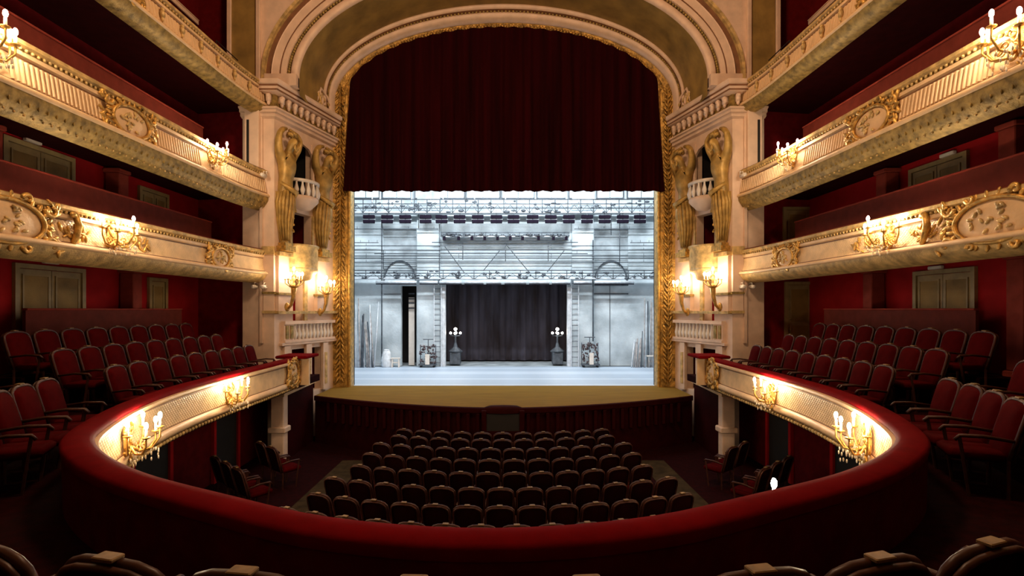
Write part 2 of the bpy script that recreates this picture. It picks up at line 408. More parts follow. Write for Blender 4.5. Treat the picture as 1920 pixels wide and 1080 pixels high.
for u in (.68, 1.72):
    MB().box(u-.05, u+.05, -.02, .05, E+3.9, E+5.4).build('jamb', 'cream', pier)
    MB().box(u-.05, u+.05, -.02, .05, E+1.9, E+3.05).build('jamb', 'gilt_pale', pier)
b = MB(); b.prism([(.68, E+5.0), (.68, E+5.35), (1.74, E+5.35), (1.74, E+5.0), (1.55, E+5.2), (1.21, E+5.3), (.87, E+5.2)], -.06, .02); b.build('niche_head', 'cream', pier)
MB().box(1.27, 1.42, -.02, .06, E-.36, E+.95).build('jamb', 'gilt_pale', pier)
for u in (.45, 1.45, 2.3):
    MB().box(u-.13, u+.13, 0, .1, E-2.7, E-1.12).build('box_pilaster', 'cream', pier)
    MB().box(u-.06, u+.06, .1, .12, E-2.5, E-1.45).build('pilaster_panel', 'gilt_pale', pier)
# balustrade with turned balusters in front of the red door
MB().box(.3, L_S-.1, 0, .14, E-.46, E-.36).build('handrail', 'cream', pier)
MB().box(.3, L_S-.1, 0, .14, E-1.02, E-.94).build('balustrade_base', 'cream', pier)
bal = MB().lathe([(.035, 0), (.05, .05), (.075, .16), (.03, .34), (.03, .42), (.05, .48)], 8).mesh('baluster', 'white_paint', True)
for k in range(11): put('baluster', bal, pier, loc=(.82+k*.18, .07, E-.94))
for u in (.42, .62): MB().box(u-.06, u+.06, .1, .13, E-.9, E-.5).build('balustrade_panel', 'gilt_dark', pier)
MB().box(.3, .74, 0, .1, E-.94, E-.46).build('balustrade_block', 'cream', pier)
# rounded balconies
def half_balcony(uc, r, z0, z1, wall, name):
    prof = [(.02, -.42), (r*.55, -.36), (r*.9, -.16), (r, -.1), (r, 0), (r*.94, 0)]
    MB().lathe(prof, 18, (uc, 0, z0), 1.0, .8, 0, PI).build(name+'_corbel', 'cream' if not wall else 'gilt_pale', pier, True)
    if wall:
        MB().lathe([(r, 0), (r*1.02, .3), (r, z1-z0-.08), (r*1.07, z1-z0-.06), (r*1.07, z1-z0), (r*.95, z1-z0), (r*.95, .0)], 18, (uc, 0, z0), 1, .8, 0, PI).build(name+'_front', 'gilt_pale', pier, True)
    else:
        MB().lathe([(r*.9, z1-z0-.09), (r*1.04, z1-z0-.09), (r*1.06, z1-z0), (r*.9, z1-z0)], 18, (uc, 0, z0), 1, .8, 0, PI).build(name+'_rail', 'white_paint', pier, True)
        for k in range(9):
            q = PI*(k+.5)/9; put('baluster', bal, pier, loc=(uc+r*.96*math.cos(q), r*.96*.8*math.sin(q), z0))
half_balcony(1.18, .60, E+3.55, E+4.05, False, 'upper_balcony')
half_balcony(1.14, .60, E+1.30, E+2.02, True, 'lower_balcony')
# entablature: architrave, frieze with brackets, cornice on splay and pier face
def moulding_run(name, m, y0, prof):
    # prof (outset, z) run along pier face then splay, mitred at the corner
    rows = []
    P = [Vector((7.76, 15.2)), A0.copy(), A0+D*L_S]; dirs = [Vector((0, -1)), NV]
    mit = (dirs[0]+NV).normalized(); k = 1/mit.dot(NV)
    for p, n in ((P[0], dirs[0]), (P[1], mit*k), (P[2], NV)):
        r = []
        for o, z in prof:
            q = p+n*(o+y0); r.append(tuple(inv @ Vector((q.x-A0.x, q.y-A0.y, E+z))))
        rows.append(r)
    return MB().grid(rows).build(name, m, pier)
moulding_run('architrave', 'cream', 0, [(0, 5.66), (.10, 5.70), (.10, 5.78), (.16, 5.80), (.16, 5.88), (.22, 5.90), (.22, 5.95), (.06, 5.97)])
moulding_run('architrave_line', 'brown_line', .003, [(.10, 5.785), (.16, 5.80)])
moulding_run('frieze', 'gilt_dark', 0, [(.06, 5.97), (.06, 6.36)])
moulding_run('cornice', 'cream', 0, [(.06, 6.36), (.26, 6.38), (.28, 6.46), (.30, 6.50), (.30, 6.56), (.34, 6.60), (.36, 6.70), (.0, 6.72), (-.6, 6.72)])
moulding_run('cornice_line', 'brown_line', .004, [(.30, 6.51), (.31, 6.56)])
moulding_run('cornice_line', 'brown_line', .004, [(.28, 6.40), (.285, 6.44)])
brk = MB(); brk.box(-.055, .055, 0, .15, .14, .36); brk.ell((0, .13, .30), (.065, .06, .06), 8, 5); brk.ell((0, .09, .12), (.055, .05, .09), 8, 5)
brk = brk.mesh('bracket', 'cream', True)
for k in range(10): put('bracket', brk, pier, loc=(.15+k*.28, .06, E+5.98))
for x in (6.9, 7.15, 7.4, 7.62):
    q = inv @ Vector((x-A0.x, 15.14-A0.y, 0)); put('bracket', brk, pier, loc=(q.x, q.y, E+5.98), rz=PI-RZ)
# block under the arch springing
wbox(6.2, 7.3, 15.3, 15.62, E+6.7, E+7.05).build('impost', 'cream', pier)
MB().box(.2, L_S-.1, -.5, .02, E+6.7, E+6.86).build('impost_ledge', 'brown_line', pier)
# volute scroll on the cornice below the inner moulding
pts = []
for k in range(40):
    q = k/39*2.4*PI; r = .33*(1-k/46); pts.append((1.95+r*math.cos(q+PI)*1.1, .05, E+7.08+r*math.sin(q+PI)))
MB().tube([(2.75, .05, E+6.5), (2.68, .05, E+6.9), (2.45, .05, E+7.25), (2.1, .05, E+7.42)]+pts[6:], .05, 6).build('volute', 'cream', pier, True)
MB().prism([(1.2, E+6.72), (1.25, E+6.95), (1.6, E+7.3), (1.95, E+7.45), (2.4, E+7.25), (2.7, E+6.72)], -.12, .0).build('scroll_plate', 'cream', pier)
b = MB()
for k in range(14): b.ell((2.1+random.uniform(-.3, .5), .06, E+6.75+random.uniform(0, .55)), (.05, .05, .11), 6, 4, Matrix.Rotation(random.uniform(-1, 1), 3, 'Y'))
b.build('acanthus_leaves', 'gilt_pale', pier, True, 'stuff')
mirror(pier)

# ---- gilt atlas figures carrying the entablature
fig = splay_obj('atlas_figure', 'gilt atlas statue with raised arms at the pier edge', 'statue', .30, .12, 1.86, 'atlas statues at the pier edge')
V = [((0, 0, 1.75), .27), ((0, .03, 2.06), .23), ((0, .06, 2.5), .31), ((0, .17, 2.93), .12), ((0, .30, 3.10), .165), ((0, .30, 3.30), .14),
     ((0, .02, 1.3), .28), ((0, .0, .75), .2), ((0, 0, .25), .15), ((0, 0, .02), .2), ((0, .47, 3.12), .035)]
Eg = [(0, 1), (1, 2), (2, 3), (3, 4), (4, 5), (0, 6), (6, 7), (7, 8), (8, 9), (4, 10)]
for q in (-1, 1):
    i = len(V)
    V += [((q*.36, .05, 2.80), .15), ((q*.50, .13, 3.04), .125), ((q*.54, .20, 3.30), .095), ((q*.36, .18, 3.46), .10), ((q*.17, .12, 3.54), .065), ((q*.05, .10, 3.56), .085), ((q*.17, .26, 2.60), .11)]
    Eg += [(2, i), (i, i+1), (i+1, i+2), (i+2, i+3), (i+3, i+4), (i+4, i+5), (2, i+6)]
me = bpy.data.meshes.new('body'); me.from_pydata([v for v, r in V], Eg, []); me.materials.append(MAT['statue_gold'])
bo = put('body', me, fig)
md = bo.modifiers.new('skin', 'SKIN')
for i, (v, r) in enumerate(V):
    bo.data.skin_vertices[0].data[i].radius = (r, r*.85)
    bo.data.skin_vertices[0].data[i].use_root = (i == 0)
md.use_smooth_shade = True
bo.modifiers.new('sub', 'SUBSURF').levels = 2; bo.modifiers['sub'].render_levels = 2
b = MB()
for k in range(11):
    q = PI*(k/10)*1.3-.15*PI; r = .27
    b.tube([(r*1.05*math.cos(q), r*.8*math.sin(q), 1.75+.1*math.cos(q)), (r*1.15*math.cos(q+.2), r*.95*math.sin(q+.2), 1.35), (r*.9*math.cos(q+.4), r*.8*math.sin(q+.4), .8), (r*.55*math.cos(q+.3), r*.55*math.sin(q+.3), .2)], [.05, .065, .05, .025], 6)
b.tube([(-.32, .08, 1.9), (-.1, .3, 1.72), (.15, .32, 1.66), (.34, .05, 1.5), (.3, .2, 1.1)], [.05, .075, .08, .07, .03], 7)
b.build('drapery', 'statue_gold', fig, True)
b = MB()
for k in range(16): q = PI*2*k/16; b.ell((.13*math.cos(q), .26+.12*math.sin(q), 3.34+.05*random.random()), .06, 6, 4)
b.build('hair', 'statue_gold', fig, True)
b = MB()
for k in range(5): b.ell((-.08+.04*k, .42, 2.98-.03*(2-abs(k-2))), (.04, .05, .08), 6, 4)
b.build('beard', 'statue_gold', fig, True)
b = MB(); b.box(-.26, .26, -.12, .22, -.12, .04); b.box(-.2, .2, -.1, .16, .04, .14); b.build('plinth', 'gilt', fig)
for k in range(3): MB().tube([(.2, .18, .5+.2*k), (.27, .12, .55+.2*k), (.2, .05, .6+.2*k)], .035, 6).build('scroll_band', 'gilt', fig, True)
fig.scale = (.84, 1, 1)
mirror(fig)
far = dup(fig, fig.location, RZ, 'gilt atlas statue with raised arms next to the stage border', 'atlas statues at the stage frame')
p = A0+D*2.08+NV*.10; far.location = (p.x, p.y, E+1.86); mirror(far)

# ---- stage boxes at the foot of the piers: post, ledge
lg = thing('stage_box_front', 'cream ledge and post of the box between first tier and stage', 'box front', (6.1, 14.0, 0), 0, 'stage box fronts')
MB().bevbox(-.16, .19, -.14, .14, .0, E-2.2, .02).build('post', 'cream', lg)
MB().bevbox(-.22, .25, -.2, .2, E-3.35, E-3.2, .02).build('post_band', 'cream', lg)
MB().add([(-.2, -.2, E-2.36), (.3, -.2, E-2.36), (.35, 2.4, E-2.36), (-.02, 2.6, E-2.36), (-.2, -.2, E-2.26), (.3, -.2, E-2.26), (.35, 2.4, E-2.26), (-.02, 2.6, E-2.26)],
    [(0,1,2,3), (4,5,6,7), (0,1,5,4), (1,2,6,5), (2,3,7,6), (3,0,4,7)]).build('ledge', 'cream_panel', lg)
MB().add([(-.1, -.1, 0), (.0, 2.4, 0), (.0, 2.4, E-2.36), (-.1, -.1, E-2.36), (.05, -.1, 0), (.15, 2.4, 0), (.15, 2.4, E-2.36), (.05, -.1, E-2.36)],
    [(0,1,2,3), (4,5,6,7), (0,1,5,4), (1,2,6,5), (2,3,7,6), (3,0,4,7)]).build('box_wall', 'stage_red', lg)
mirror(lg)

# ================================================================== CURTAIN
cur = thing('house_curtain', 'dark red pleated house curtain raised halfway in the proscenium', 'curtain', (0, 17.8, E+4.1))
b = MB(); cols = []
nx = 380; W = 5.58
for k in range(nx+1):
    x = -W+2*W*k/nx; ax = abs(x)
    top = inner_z(x)+.02 if ax <= KX else inner_z(KX)-(ax-KX)/(W-KX)*(inner_z(KX)-4.12)
    top = max(top, 4.13); col = []
    for j in range(9):
        f = j/8; z = 4.1+(top-4.1)*f; am = .075*(1-.55*f)
        col.append((x, am*math.sin(x*13+.5*math.sin(x*3))+.03*math.sin(x*31+1)*(1-f), z-4.1))
    cols.append(col)
b.grid(cols).build('drape', 'curtain', cur, True)
MB().grid([[(c[0][0], c[0][1]-.012, .0), (c[0][0], c[0][1]-.012, .14)] for c in cols]).build('hem', 'curtain', cur, True)

# ================================================================== STAGE APRON
ZS = E-2.72
def apron_y(x): return 14.1+2.0*(abs(x)/5.95)**1.7
pts = [(-5.95+11.9*k/48, apron_y(-5.95+11.9*k/48)) for k in range(49)]
plate('floor_apron', pts+[(5.95, 18.26), (-5.95, 18.26)], ZS-.1, ZS, 'apron_wood')
sf = thing('apron_front', 'dark red curved stage front with upright slats and a central prompter opening', 'stage front', (0, 14.1, 0))
rows = [[(x, y-14.1+.06, 0), (x, y-14.1+.06, ZS-.1)] for x, y in pts]
MB().grid(rows).build('front_wall', 'stage_red', sf)
rows = [[(x, y-14.1+.06, ZS-.14), (x, y-14.1-.03, ZS-.14), (x, y-14.1-.03, ZS-.01), (x, y-14.1+.02, ZS+.012)] for x, y in pts]
MB().grid(rows).build('edge_moulding', 'stage_red', sf)
sl = MB().bevbox(-.05, .05, -.05, .05, ZS-.75, ZS-.16, .015).mesh('slat', 'stage_red')
for k in range(40):
    x = -5.4+10.8*k/39
    if abs(x) < .55: continue
    put('slat', sl, sf, loc=(x, apron_y(x)-14.1+.0, 0))
pb = sf
MB().box(-.46, .46, -.06, .04, ZS-.62, ZS-.16).build('prompter_opening', 'black', pb)
for s in (-1, 1): MB().bevbox(s*.52-.07, s*.52+.07, -.1, .1, 0, ZS-.05, .02).build('prompter_jamb', 'stage_red', pb)
MB().lathe([(.0, .09), (.4, .07), (.6, .0), (.58, -.12)], 20, (0, .08, ZS-.02), 1, .3).build('prompter_hood', 'stage_red', pb, True)
MB().box(-.46, .46, -.06, .04, 0, ZS-.62).build('prompter_panel', 'stage_red', pb)

# ================================================================== BALCONY FRONTS
def spiral(b, cx, cz, r, turns, sgn, y, t, a0=0):
    pts = []
    for k in range(22):
        f = k/21; q = a0+sgn*f*turns*2*PI; rr = r*(1-.8*f); pts.append((cx+rr*math.cos(q), y+.02*f, cz+rr*math.sin(q)))
    b.tube(pts, [t*(1-.4*k/21) for k in range(22)], 5)
def cartouche_meshes(wd, ht, seed):
    random.seed(seed)
    med = MB().lathe([(.0, .05), (.5, .045), (.85, .02), (1, -.01)], 24).v
    m = MB(); m.lathe([(.001, .07), (.5, .06), (.85, .035), (1, 0)], 24)
    m.v = [(x*wd*.33, z, y*ht*.35) for x, y, z in m.v]
    g = MB(); pts = []
    for k in range(29):
        q = 2*PI*k/28; pts.append((wd*.33*math.cos(q), .045, ht*.35*math.sin(q)))
    g.tube(pts, .036, 6, False)
    for s in (-1, 1):
        spiral(g, s*wd*.40, ht*.30, ht*.14, .8, s, .03, .045, PI if s > 0 else 0); spiral(g, s*wd*.40, -ht*.30, ht*.14, .8, -s, .03, .045, PI if s > 0 else 0)
        spiral(g, s*wd*.18, ht*.40, ht*.09, .8, -s, .04, .04, 0); spiral(g, s*wd*.18, -ht*.40, ht*.08, .8, s, .04, .04, 0)
        for k in range(16):
            g.ell((s*wd*(.36+.14*random.random()), .03, ht*random.uniform(-.42, .42)), (.034, .03, .09), 6, 4, Matrix.Rotation(random.uniform(-1.2, 1.2), 3, 'Y'))
    for k in range(26):
        q = 2*PI*k/26; g.ell((wd*.385*math.cos(q), .03, ht*.41*math.sin(q)), (.04, .03, .07+.03*random.random()), 6, 4, Matrix.Rotation(PI/2-q+random.uniform(-.6, .6), 3, 'Y'))
    r = MB()
    for k in range(20):
        q = random.uniform(0, 2*PI); d = random.random()**.5; r.ell((wd*.2*d*math.cos(q), .075, ht*.24*d*math.sin(q)), (.03, .025, .055), 6, 4, Matrix.Rotation(random.uniform(-1.5, 1.5), 3, 'Y'))
    return m.mesh('medallion', 'cream_panel', True), g.mesh('scroll_border', 'gilt', True), r.mesh('relief', 'gilt_pale', True)
def place_cartouche(par, ms, p, n, z):
    o = put('cartouche', ms[0], par, loc=(p.x, p.y, z), rz=face_rz(n))
    put('scroll_border', ms[1], o); put('relief', ms[2], o, 'stuff')
CA_BIG = cartouche_meshes(1.9, .95, 1); CA_MID = cartouche_meshes(1.15, .72, 2); CA_OVAL = cartouche_meshes(1.45, .82, 3); CA_END = cartouche_meshes(.85, .85, 4)

def scallops(path, nrm, o, z, pitch, r, ymin=2):
    b = MB()
    for p, n in stations(path, nrm, pitch):
        if p.y > ymin: b.ell((p.x+n.x*o, p.y+n.y*o, z), r, 5, 4)
    return b
def fluting(path, nrm, o0, z0, o1, z1, pitch, ymin, skip):
    b = MB()
    for p, n in stations(path, nrm, pitch):
        if p.y < ymin or any(abs(p.y-c) < d for c, d in skip): continue
        t = Vector((-n.y, n.x)); wv = pitch*.32; vs = []
        for o, z in ((o0, z0), (o1, z1)):
            for dt, do in ((-wv, 0), (-wv*.5, .03), (wv*.5, .03), (wv, 0)):
                q = p+t*dt+n*(o+do); vs.append((q.x, q.y, z))
        b.add(vs, [(0,1,5,4), (1,2,6,5), (2,3,7,6), (4,5,6,7)])
    return b
def P_(par, path, nrm, name, m, prof, top, smooth=False): return sweep(path, nrm, [(o, E+top+z) for o, z in prof]).build(name, m, par, smooth)

# --- first tier
t1 = thing('balcony_front', 'first-tier horseshoe balcony front topped by a red velvet armrest', 'balcony')
T = -1.31
P_(t1, TIER1, NORM1, 'velvet_armrest', 'velvet', [(-.25, -.10), (-.26, -.03), (-.23, .0), (-.12, .015), (-.03, .0), (.02, -.03), (.01, -.07)], T, True)
P_(t1, TIER1, NORM1, 'cornice', 'cream_panel', [(.01, -.07), (.05, -.08), (.05, -.12), (.02, -.15), (-.03, -.16)], T)
P_(t1, TIER1, NORM1, 'cornice_line', 'brown_line', [(-.026, -.16), (-.026, -.185)], T)
P_(t1, TIER1, NORM1, 'panel', 'lattice', [(-.03, -.16), (-.035, -.4), (-.03, -.60)], T)
P_(t1, TIER1, NORM1, 'base_line', 'brown_line', [(-.027, -.585), (-.027, -.605)], T)
P_(t1, TIER1, NORM1, 'base_moulding', 'cream_panel', [(-.03, -.60), (.02, -.62), (.03, -.70), (.0, -.74), (-.05, -.76)], T, True)
P_(t1, TIER1, NORM1, 'soffit_moulding', 'brown_line', [(-.05, -.76), (-.06, -.80), (-.3, -.86)], T)
P_(t1, TIER1, NORM1, 'parapet_back', 'red_dark', [(-.24, -.08), (-.23, -.66)], T)
scallops(TIER1, NORM1, -.03, E+T-.79, .11, .04, 5).build('gilt_beading', 'gilt_pale', t1, True, 'stuff')
for s in (-1, 1):
    p, n = along(TIER1, NORM1, 13.55, s); place_cartouche(t1, CA_END, p, n, E+T-.38)
    MB().box(s*5.3, s*5.95, 13.98, 14.06, E+T-.76, E+T-.02).build('end_panel', 'cream_panel', t1)
    MB().bevbox(min(s*5.25, s*6.1), max(s*5.25, s*6.1), 13.7, 14.6, E+T-.02, E+T+.06, .02).build('end_cap', 'velvet', t1)
# --- upper tiers
def upper(name, label, T, hgt, panel, flute, cov):
    o = thing('balcony_front', label, 'balcony')
    k = hgt/.88; Y = TIER2; N = NORM2
    P_(o, Y, N, 'armrest', 'red_board', [(-.30, -.12), (-.28, .0), (-.02, .01), (.02, -.02)], T, True)
    P_(o, Y, N, 'cornice', 'gilt_pale', [(.02, -.02), (.07, -.04), (.08, -.10*k), (.03, -.13*k)], T)
    P_(o, Y, N, 'bead_band', 'gilt_dark', [(.03, -.13*k), (.01, -.14*k), (.01, -.17*k)], T)
    P_(o, Y, N, 'frieze', 'cream_panel', [(.01, -.17*k), (.03, -.18*k), (.03, -.24*k), (-.01, -.26*k)], T)
    P_(o, Y, N, 'panel_line', 'brown_line', [(-.008, -.262*k), (-.006, -.285*k)], T)
    P_(o, Y, N, 'panel', panel, [(-.01, -.26*k), (-.02, -.42*k), (.01, -.56*k), (.05, -.66*k)], T, True)
    P_(o, Y, N, 'base_line', 'brown_line', [(.053, -.645*k), (.06, -.665*k)], T)
    P_(o, Y, N, 'base_moulding', 'cream_panel', [(.05, -.66*k), (.12, -.68*k), (.14, -.72*k), (.13, -.75*k), (.10, -.76*k)], T, True)
    P_(o, Y, N, 'cove', cov, [(.10, -.76*k), (.09, -.80*k), (.02, -.90*k), (-.10, -.97*k), (-.25, -1.0*k)], T, True)
    P_(o, Y, N, 'parapet_back', 'red_dark', [(-.28, -.1), (-.26, -.8*k)], T)
    scallops(Y, N, .035, E+T-.15*k, .10, .03, 5).build('beading', 'gilt_pale', o, True, 'stuff')
    return o
t2 = upper('b2', 'second-tier balcony front, cream lattice panels with oval gilt cartouches', 1.78, .88, 'lattice', False, 'gilt_pale')
for s in (-1, 1):
    for Yc, ms in ((13.1, CA_MID), (7.55, CA_BIG)):
        p, n = along(TIER2, NORM2, Yc, s); place_cartouche(t2, ms, p+n*.03, n, E+1.78-.46)
    for Yc in (6.35, 8.75):      # gilt corner scrolls of the big cartouche bay
        p, n = along(TIER2, NORM2, Yc, s)
        b = MB(); b.tube([(0, .05, .3), (-.06, .07, .1), (.0, .07, -.1), (.08, .05, -.3)], [.05, .06, .05, .03], 6); b.ell((.03, .06, .28), (.09, .04, .06)); b.ell((.06, .05, -.28), (.12, .04, .05))
        put('corner_scroll', b.mesh('corner_scroll', 'gilt', True), t2, loc=(p.x+n.x*.02, p.y+n.y*.02, E+1.33), rz=face_rz(n))
    for Yc in (8.85, 10.35):     # gilt sprays beside the sconce
        p, n = along(TIER2, NORM2, Yc, s); b = MB()
        for k in range(18):
            q = random.uniform(-1, 1); b.ell((.26*q, .03, -.02+random.uniform(-.16, .16)*(1-abs(q)*.6)), (.022, .025, .07), 6, 4, Matrix.Rotation(random.uniform(-1.4, 1.4), 3, 'Y'))
        put('leaf_spray', b.mesh('leaf_spray', 'gilt', True), t2, 'stuff', (p.x, p.y, E+1.32), face_rz(n))
t3 = upper('b3', 'third-tier balcony front, fluted cream panels above a dark gilt leaf cove', 4.15, .96, 'cream_panel', True, 'gilt_dark')
k3 = .96/.88
fluting(TIER2, NORM2, -.012, E+4.15-.30*k3, .045, E+4.15-.63*k3, .085, 5.5, [(10.05, .72), (12.75, .45), (7.16, .45)]).build('fluting', 'cream_panel', t3, False, 'stuff')
P_(t3, TIER2, NORM2, 'leaf_cove', 'gilt_dark', [(.10, -.76*k3), (.09, -.86*k3), (-.02, -1.02*k3), (-.2, -1.12*k3)], 4.15, True)
b = MB()
for p, n in stations(TIER2, NORM2, .16):
    if p.y > 5: b.ell((p.x+n.x*.06, p.y+n.y*.06, E+4.15-.9*k3), (.022, .018, .055), 6, 4)
b.build('cove_leaves', 'gilt_dark', t3, True, 'stuff')
scallops(TIER2, NORM2, -.02, E+4.15-1.05*k3, .16, .022, 5).build('cove_beading', 'gilt_pale', t3, True, 'stuff')
for s in (-1, 1):
    p, n = along(TIER2, NORM2, 10.05, s); place_cartouche(t3, CA_OVAL, p+n*.03, n, E+4.15-.48)
t4 = upper('b4', 'fourth-tier balcony front, narrow fluted band with gilt bosses', 6.72, .84, 'cream_panel', True, 'gilt_dark')
k4 = .84/.88
fluting(TIER2, NORM2, -.012, E+6.72-.30*k4, .045, E+6.72-.63*k4, .10, 5.5, []).build('fluting', 'cream_panel', t4, False, 'stuff')
bm = MB(); bm.ell((0, .05, 0), (.06, .06, .09), 8, 5); bm.ell((0, .05, .1), (.04, .05, .05), 8, 5); bm.ell((0, .05, -.1), (.03, .04, .06), 8, 5); bm = bm.mesh('boss', 'gilt_pale', True)
for s in (-1, 1):
    for Yc in (14.4, 13.7, 12.95, 12.25, 11.55, 10.9):
        p, n = along(TIER2, NORM2, Yc, s); put('boss', bm, t4, loc=(p.x+n.x*.03, p.y+n.y*.03, E+6.72-.44), rz=face_rz(n))
    p, n = along(TIER2, NORM2, 9.85, s); place_cartouche(t4, CA_MID, p+n*.04, n, E+6.72-.4)

# ================================================================== SCONCES
def make_sconce(kind):
    r = thing('sconce', '', 'sconce')
    b = MB(); b.lathe([(.001, .05), (.5, .05), (.8, .03), (1, 0)], 14); b.v = [(x*.10, z, y*.22-.02) for x, y, z in b.v]
    for s in (-1, 1):
        spiral(b, s*.09, .12, .08, 1.2, s, .03, .02); spiral(b, s*.09, -.14, .08, 1.2, -s, .03, .02)
    for k in range(10): b.ell((random.uniform(-.1, .1), .05, random.uniform(-.3, .2)), (.02, .025, .06), 6, 4, Matrix.Rotation(random.uniform(-1, 1), 3, 'Y'))
    b.build('back_plate', 'gilt', r, True)
    for i, (ang, rr, z) in enumerate(((-78, .34, .06), (-42, .34, .0), (0, .36, .10), (42, .34, .0), (78, .34, .06))):
        q = math.radians(ang); dx, dy = math.sin(q), math.cos(q)
        arm = MB().tube([(0, .05, -.1), (dx*rr*.35, .04+dy*rr*.35, -.2+z*.3), (dx*rr*.75, .04+dy*rr*.75, -.19+z*.5), (dx*rr, .04+dy*rr, -.08+z*.8), (dx*rr, .04+dy*rr, .02+z)], [.018, .016, .015, .014, .014], 6)
        arm.lathe([(.005, 0), (.05, .015), (.055, .03), (.02, .035)], 8, (dx*rr, .04+dy*rr, .02+z))
        spiral(arm, dx*rr*.55, -.12+z*.3, .06, 1.1, 1 if dx >= 0 else -1, .04+dy*rr*.5, .012)
        a = arm.build('arm', 'gilt', r, True)
        MB().lathe([(.018, 0), (.018, .1), (.001, .105)], 7, (dx*rr, .04+dy*rr, .05+z)).build('candle', 'candle', a, True)
        MB().ell((dx*rr, .04+dy*rr, .205+z), (.026, .026, .05), 8, 6).build('bulb', 'bulb', a, True)
    b = MB()
    for k in range(26):
        q = random.uniform(-1.3, 1.3); rr = random.uniform(.1, .34); b.ell((math.sin(q)*rr, .04+math.cos(q)*rr, -.18-random.uniform(0, .16)), (.012, .012, .03), 5, 4)
    b.build('crystal_drops', 'crystal', r, True, 'stuff')
    return r
SC = make_sconce('wall'); used = []
def sconce(path, nrm, Y, side, z, label, group, scale=1.0, o=.03):
    p, n = along(path, nrm, Y, side)
    s = SC if not used else copy_tree(SC); used.append(1)
    s.location = (p.x+n.x*o, p.y+n.y*o, z); s.rotation_euler.z = face_rz(n); s.scale = (scale,)*3
    s['label'] = label+(', house-right side' if side > 0 else ', house-left side'); s['group'] = group
for sd in (1, -1):
    sconce(TIER1, NORM1, 10.3, sd, E-1.70, 'lit gilt candelabra sconce on the first-tier front, next before the gilt end cartouche', 'first-tier sconces near the stage', .95, 0)
    sconce(TIER1, NORM1, 6.7, sd, E-1.70, 'lit gilt candelabra sconce where the first-tier front starts to bend', 'first-tier sconces at the bend', .95, 0)
    sconce(TIER2, NORM2, 9.6, sd, E+1.38, 'lit gilt candelabra sconce between leaf sprays on the second-tier front', 'second-tier sconces', 1.05, .02)
    sconce(TIER2, NORM2, 12.75, sd, E+3.82, 'lit gilt candelabra sconce on the third-tier front, close to the pier', 'third-tier sconces by the pier', 1.0, .02)
    sconce(TIER2, NORM2, 7.16, sd, E+3.78, 'lit gilt candelabra sconce on the third-tier front, farther from the pier', 'third-tier sconces away from the pier', 1.15, .02)
# the one whose bulbs just show above the near armrest
pn = min(zip(TIER1, NORM1), key=lambda q: (q[0]-Vector((2.66, 4.05))).length)
s = copy_tree(SC); s.location = (pn[0].x-.0, pn[0].y, E-1.77); s.rotation_euler.z = face_rz(pn[1]); s.scale = (.95,)*3
s['label'] = 'candelabra sconce whose bulb tips peep over the red velvet armrest'; del s['group']
# tall candelabra on the piers
tall = thing('candelabrum', 'lit gilt candelabrum on a trumpet bracket at the pier edge pedestal', 'candelabrum', (0, 0, 0), RZ, 'pier edge candelabra')
MB().tube([(0, .1, 0), (0, .2, .1), (0, .28, .35), (0, .3, .62)], [.03, .045, .06, .085], 8).build('bracket', 'gilt', tall, True)
MB().lathe([(.02, 0), (.12, .04), (.15, .07), (.05, .1), (.03, .2), (.05, .3), (.02, .36)], 12, (0, .3, .6)).build('stem', 'gilt', tall, True)
MB().ell((0, .06, .05), (.1, .06, .14), 8, 6).build('back_plate', 'gilt', tall, True)
for k in range(7):
    q = 2*PI*k/6; rr = .24 if k < 6 else 0; z = .85 if k < 6 else 1.0; x, y = rr*math.cos(q), .3+rr*math.sin(q)
    a = MB().tube([(0, .3, .72), (x*.6, .3+(y-.3)*.6, .68), (x, y, .76), (x, y, z)], .016, 6); a.lathe([(.005, 0), (.045, .015), (.02, .035)], 8, (x, y, z)); a = a.build('arm', 'gilt', tall, True)
    MB().lathe([(.016, 0), (.016, .1), (.001, .105)], 7, (x, y, z+.03)).build('candle', 'candle', a, True)
    MB().ell((x, y, z+.19), (.034, .034, .06), 8, 6).build('bulb', 'bulb_pier', a, True)
p = A0+D*.26+NV*.18; tall.location = (p.x, p.y, E+.02); mirror(tall)
f2 = dup(tall, (0, 0, 0), RZ, 'lit gilt candelabrum on a trumpet bracket next to the gilt stage frame', 'stage frame candelabra'); p = A0+D*1.9+NV*.12; f2.location = (p.x, p.y, E-.14); mirror(f2)

# ================================================================== WALLS OF THE TIERS: doors, pillars, partitions
dn = [0]
def door(x, y, z, rz, wd, ht, leaves):
    dn[0] += 1; o = bpy.data.objects.new('door_%d' % dn[0], None); C.objects.link(o); o.location = (x, y, z); o.rotation_euler.z = rz; o['kind'] = 'structure'
    b = MB(); f = .09
    b.box(-wd/2-f, -wd/2, 0, .07, 0, ht+f); b.box(wd/2, wd/2+f, 0, .07, 0, ht+f); b.box(-wd/2, wd/2, 0, .07, ht, ht+f); b.build('frame', 'door_olive', o)
    lw = wd/leaves
    for k in range(leaves):
        x0 = -wd/2+k*lw; lf = MB().box(x0+.008, x0+lw-.008, .0, .035, .01, ht-.01).build('leaf', 'door_olive', o)
        for z0, z1 in ((.12, ht*.36), (ht*.42, ht-.14)):
            b = MB(); b.box(x0+.1, x0+lw-.1, .035, .05, z0, z1); b.build('raised_panel', 'olive', lf)
            b = MB(); e = .03
            for q in ((x0+.1-e, x0+.1, z0-e, z1+e), (x0+lw-.1, x0+lw-.1+e, z0-e, z1+e), (x0+.1, x0+lw-.1, z0-e, z0), (x0+.1, x0+lw-.1, z1, z1+e)): b.box(q[0], q[1], .035, .06, q[2], q[3])
            b.build('panel_moulding', 'door_olive', lf)
    MB().ell((wd/2-lw+.06 if leaves > 1 else wd/2-.07, .07, ht*.46), .03, 8, 5).build('knob', 'brass', o, True)
LW, RW = -PI/2, PI/2       # facing +x, facing -x
